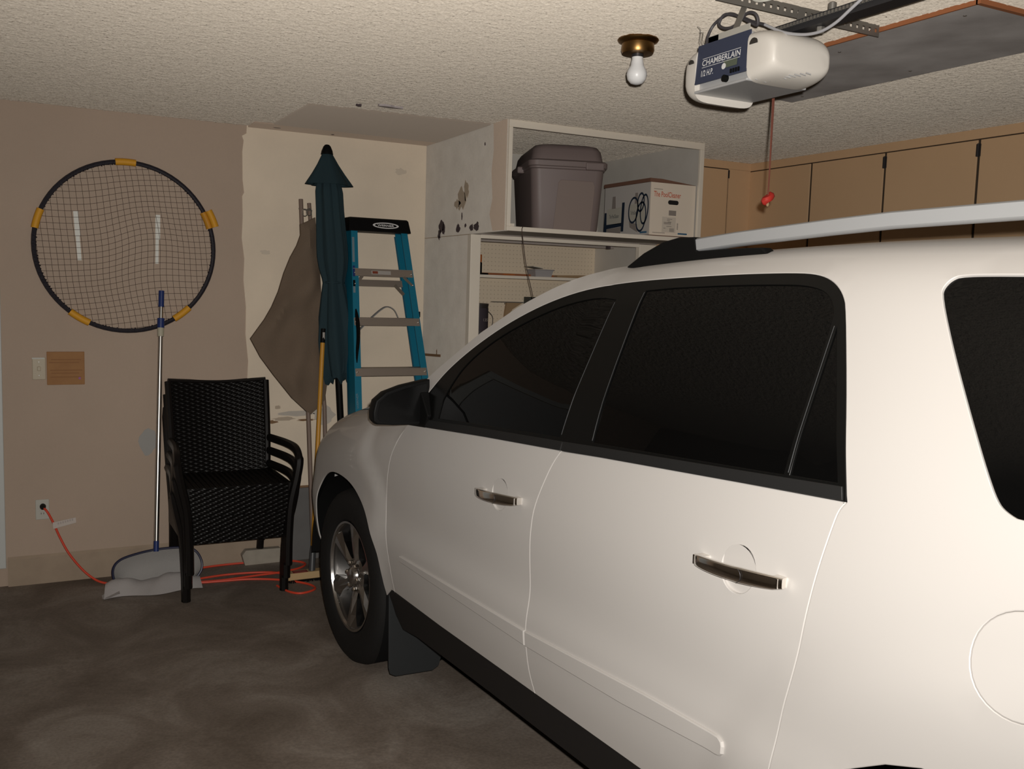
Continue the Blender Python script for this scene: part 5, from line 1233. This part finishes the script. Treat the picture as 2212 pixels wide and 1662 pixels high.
# wheels
def wheel(yc, left, zc=.348, steer=0):
    RT = .374
    s = 1 if left else -1
    x0 = 0 if left else 2 * XC
    X = lambda x: x0 + s * x
    def LT(prof, n=48, cap=False):
        q = MB(); q.lathe([(r_, h_) for r_, h_ in prof], (0, 0, 0), 'x', n, cap=cap); q.v = [(X(v[0]), yc + v[1], zc + v[2]) for v in q.v]; return q
    ty = obj('tyre', LT([(.232, .075), (.236, .052), (.245, .040), (.27, .033), (.315, .030), (.345, .036), (.362, .050), (RT, .080), (RT, .13), (RT - .006, .132), (RT - .006, .140), (RT, .142), (RT, .19), (RT, .225), (.362, .255), (.30, .27), (.232, .26)], 64), rubber, CAR, local=True, fixn=True)
    rm = obj('rim', LT([(.233, .046), (.2335, .052), (.226, .056), (.218, .072), (.214, .20), (.05, .205), (.05, .21), (.222, .215), (.226, .10)], 56), alloyd, ty, local=True, fixn=True)
    obj('rim_lip', LT([(.2345, .050), (.2345, .044), (.226, .045), (.222, .056), (.226, .058)], 56), alloy, ty, local=True, fixn=True)
    for k in range(6):
        a = R(93 + 60 * k); ca_, sa_ = math.cos(a), math.sin(a)
        mb = MB()
        def Pt(r_, w_, x_): return (X(x_), yc + s * (r_ * ca_ - w_ * sa_) if False else yc + (r_ * ca_ - w_ * sa_), zc + r_ * sa_ + w_ * ca_)
        rows = [(.045, .020, .072, .085), (.10, .017, .062, .078), (.17, .032, .054, .070), (.222, .054, .050, .068)]
        rings = [[Pt(r_, -w_, xe), Pt(r_, -w_ * .35, xf), Pt(r_, w_ * .35, xf), Pt(r_, w_, xe), Pt(r_, w_ * .9, xe + .03), Pt(r_, -w_ * .9, xe + .03)] for r_, w_, xf, xe in rows]
        mb.loft(rings, smooth=False); obj('spoke', mb, alloy, rm, local=True, fixn=True)
        q = MB(); ang = a + R(30); q.lathe([(.0105, 0), (.0105, -.026), (.006, -.031)], (0, 0, 0), 'x', 6); q.v = [(X(.082 + v[0]), yc + .057 * math.cos(ang) + v[1], zc + .057 * math.sin(ang) + v[2]) for v in q.v]; obj('lug_nut', q, chrome, rm, local=True, fixn=True)
    obj('hub', LT([(.078, .10), (.078, .082), (.070, .074), (.042, .070), (.036, .052), (.030, .047), (.005, .046)], 30, True), alloy, rm, local=True, fixn=True)
    obj('brake_disc', LT([(.165, .13), (.165, .15), (.03, .15), (.03, .13)], 40, True), dsteel, ty, local=True, fixn=True)
    # arch liner
    q = MB(); n = 40; vs = []
    for k in range(n + 1):
        a = R(-2 + 222 * k / n)
        for x_ in (.030, .36): vs.append((X(x_), yc + .438 * math.cos(a) * 1.0, .36 + .42 * math.sin(a)))
    q.add(vs, [(2 * k, 2 * k + 1, 2 * k + 3, 2 * k + 2) for k in range(n)], True)
    c0 = [(X(.36), yc + .45 * math.cos(a), .36 + .43 * math.sin(a)) for a in np.linspace(0, 2 * math.pi, 30, endpoint=False)]
    q.add(c0, [tuple(range(30))])
    obj('arch_liner', q, darkm, CAR, local=True)
wheel(FW[0], True); wheel(FW[0], False)
wheel(RW[0], True, zc=.322); wheel(RW[0], False, zc=.322)
# mud flap behind the front wheel
flap = [(.040, .40), (.045, .10), (.052, .075), (.075, .063), (.235, .058), (.262, .072), (.272, .105), (.268, .40)]
for mir in (0, 1):
    q = MB(); q.prism(flap, (0 if not mir else 2 * XC, -.525, 0), (1 if not mir else -1, 0, 0), Z_, (0, 1, .0), .008); obj('mud_flap', q, mat('flap_rubber', (.016, .018, .019), .6), CAR, local=True, bevel=.002)
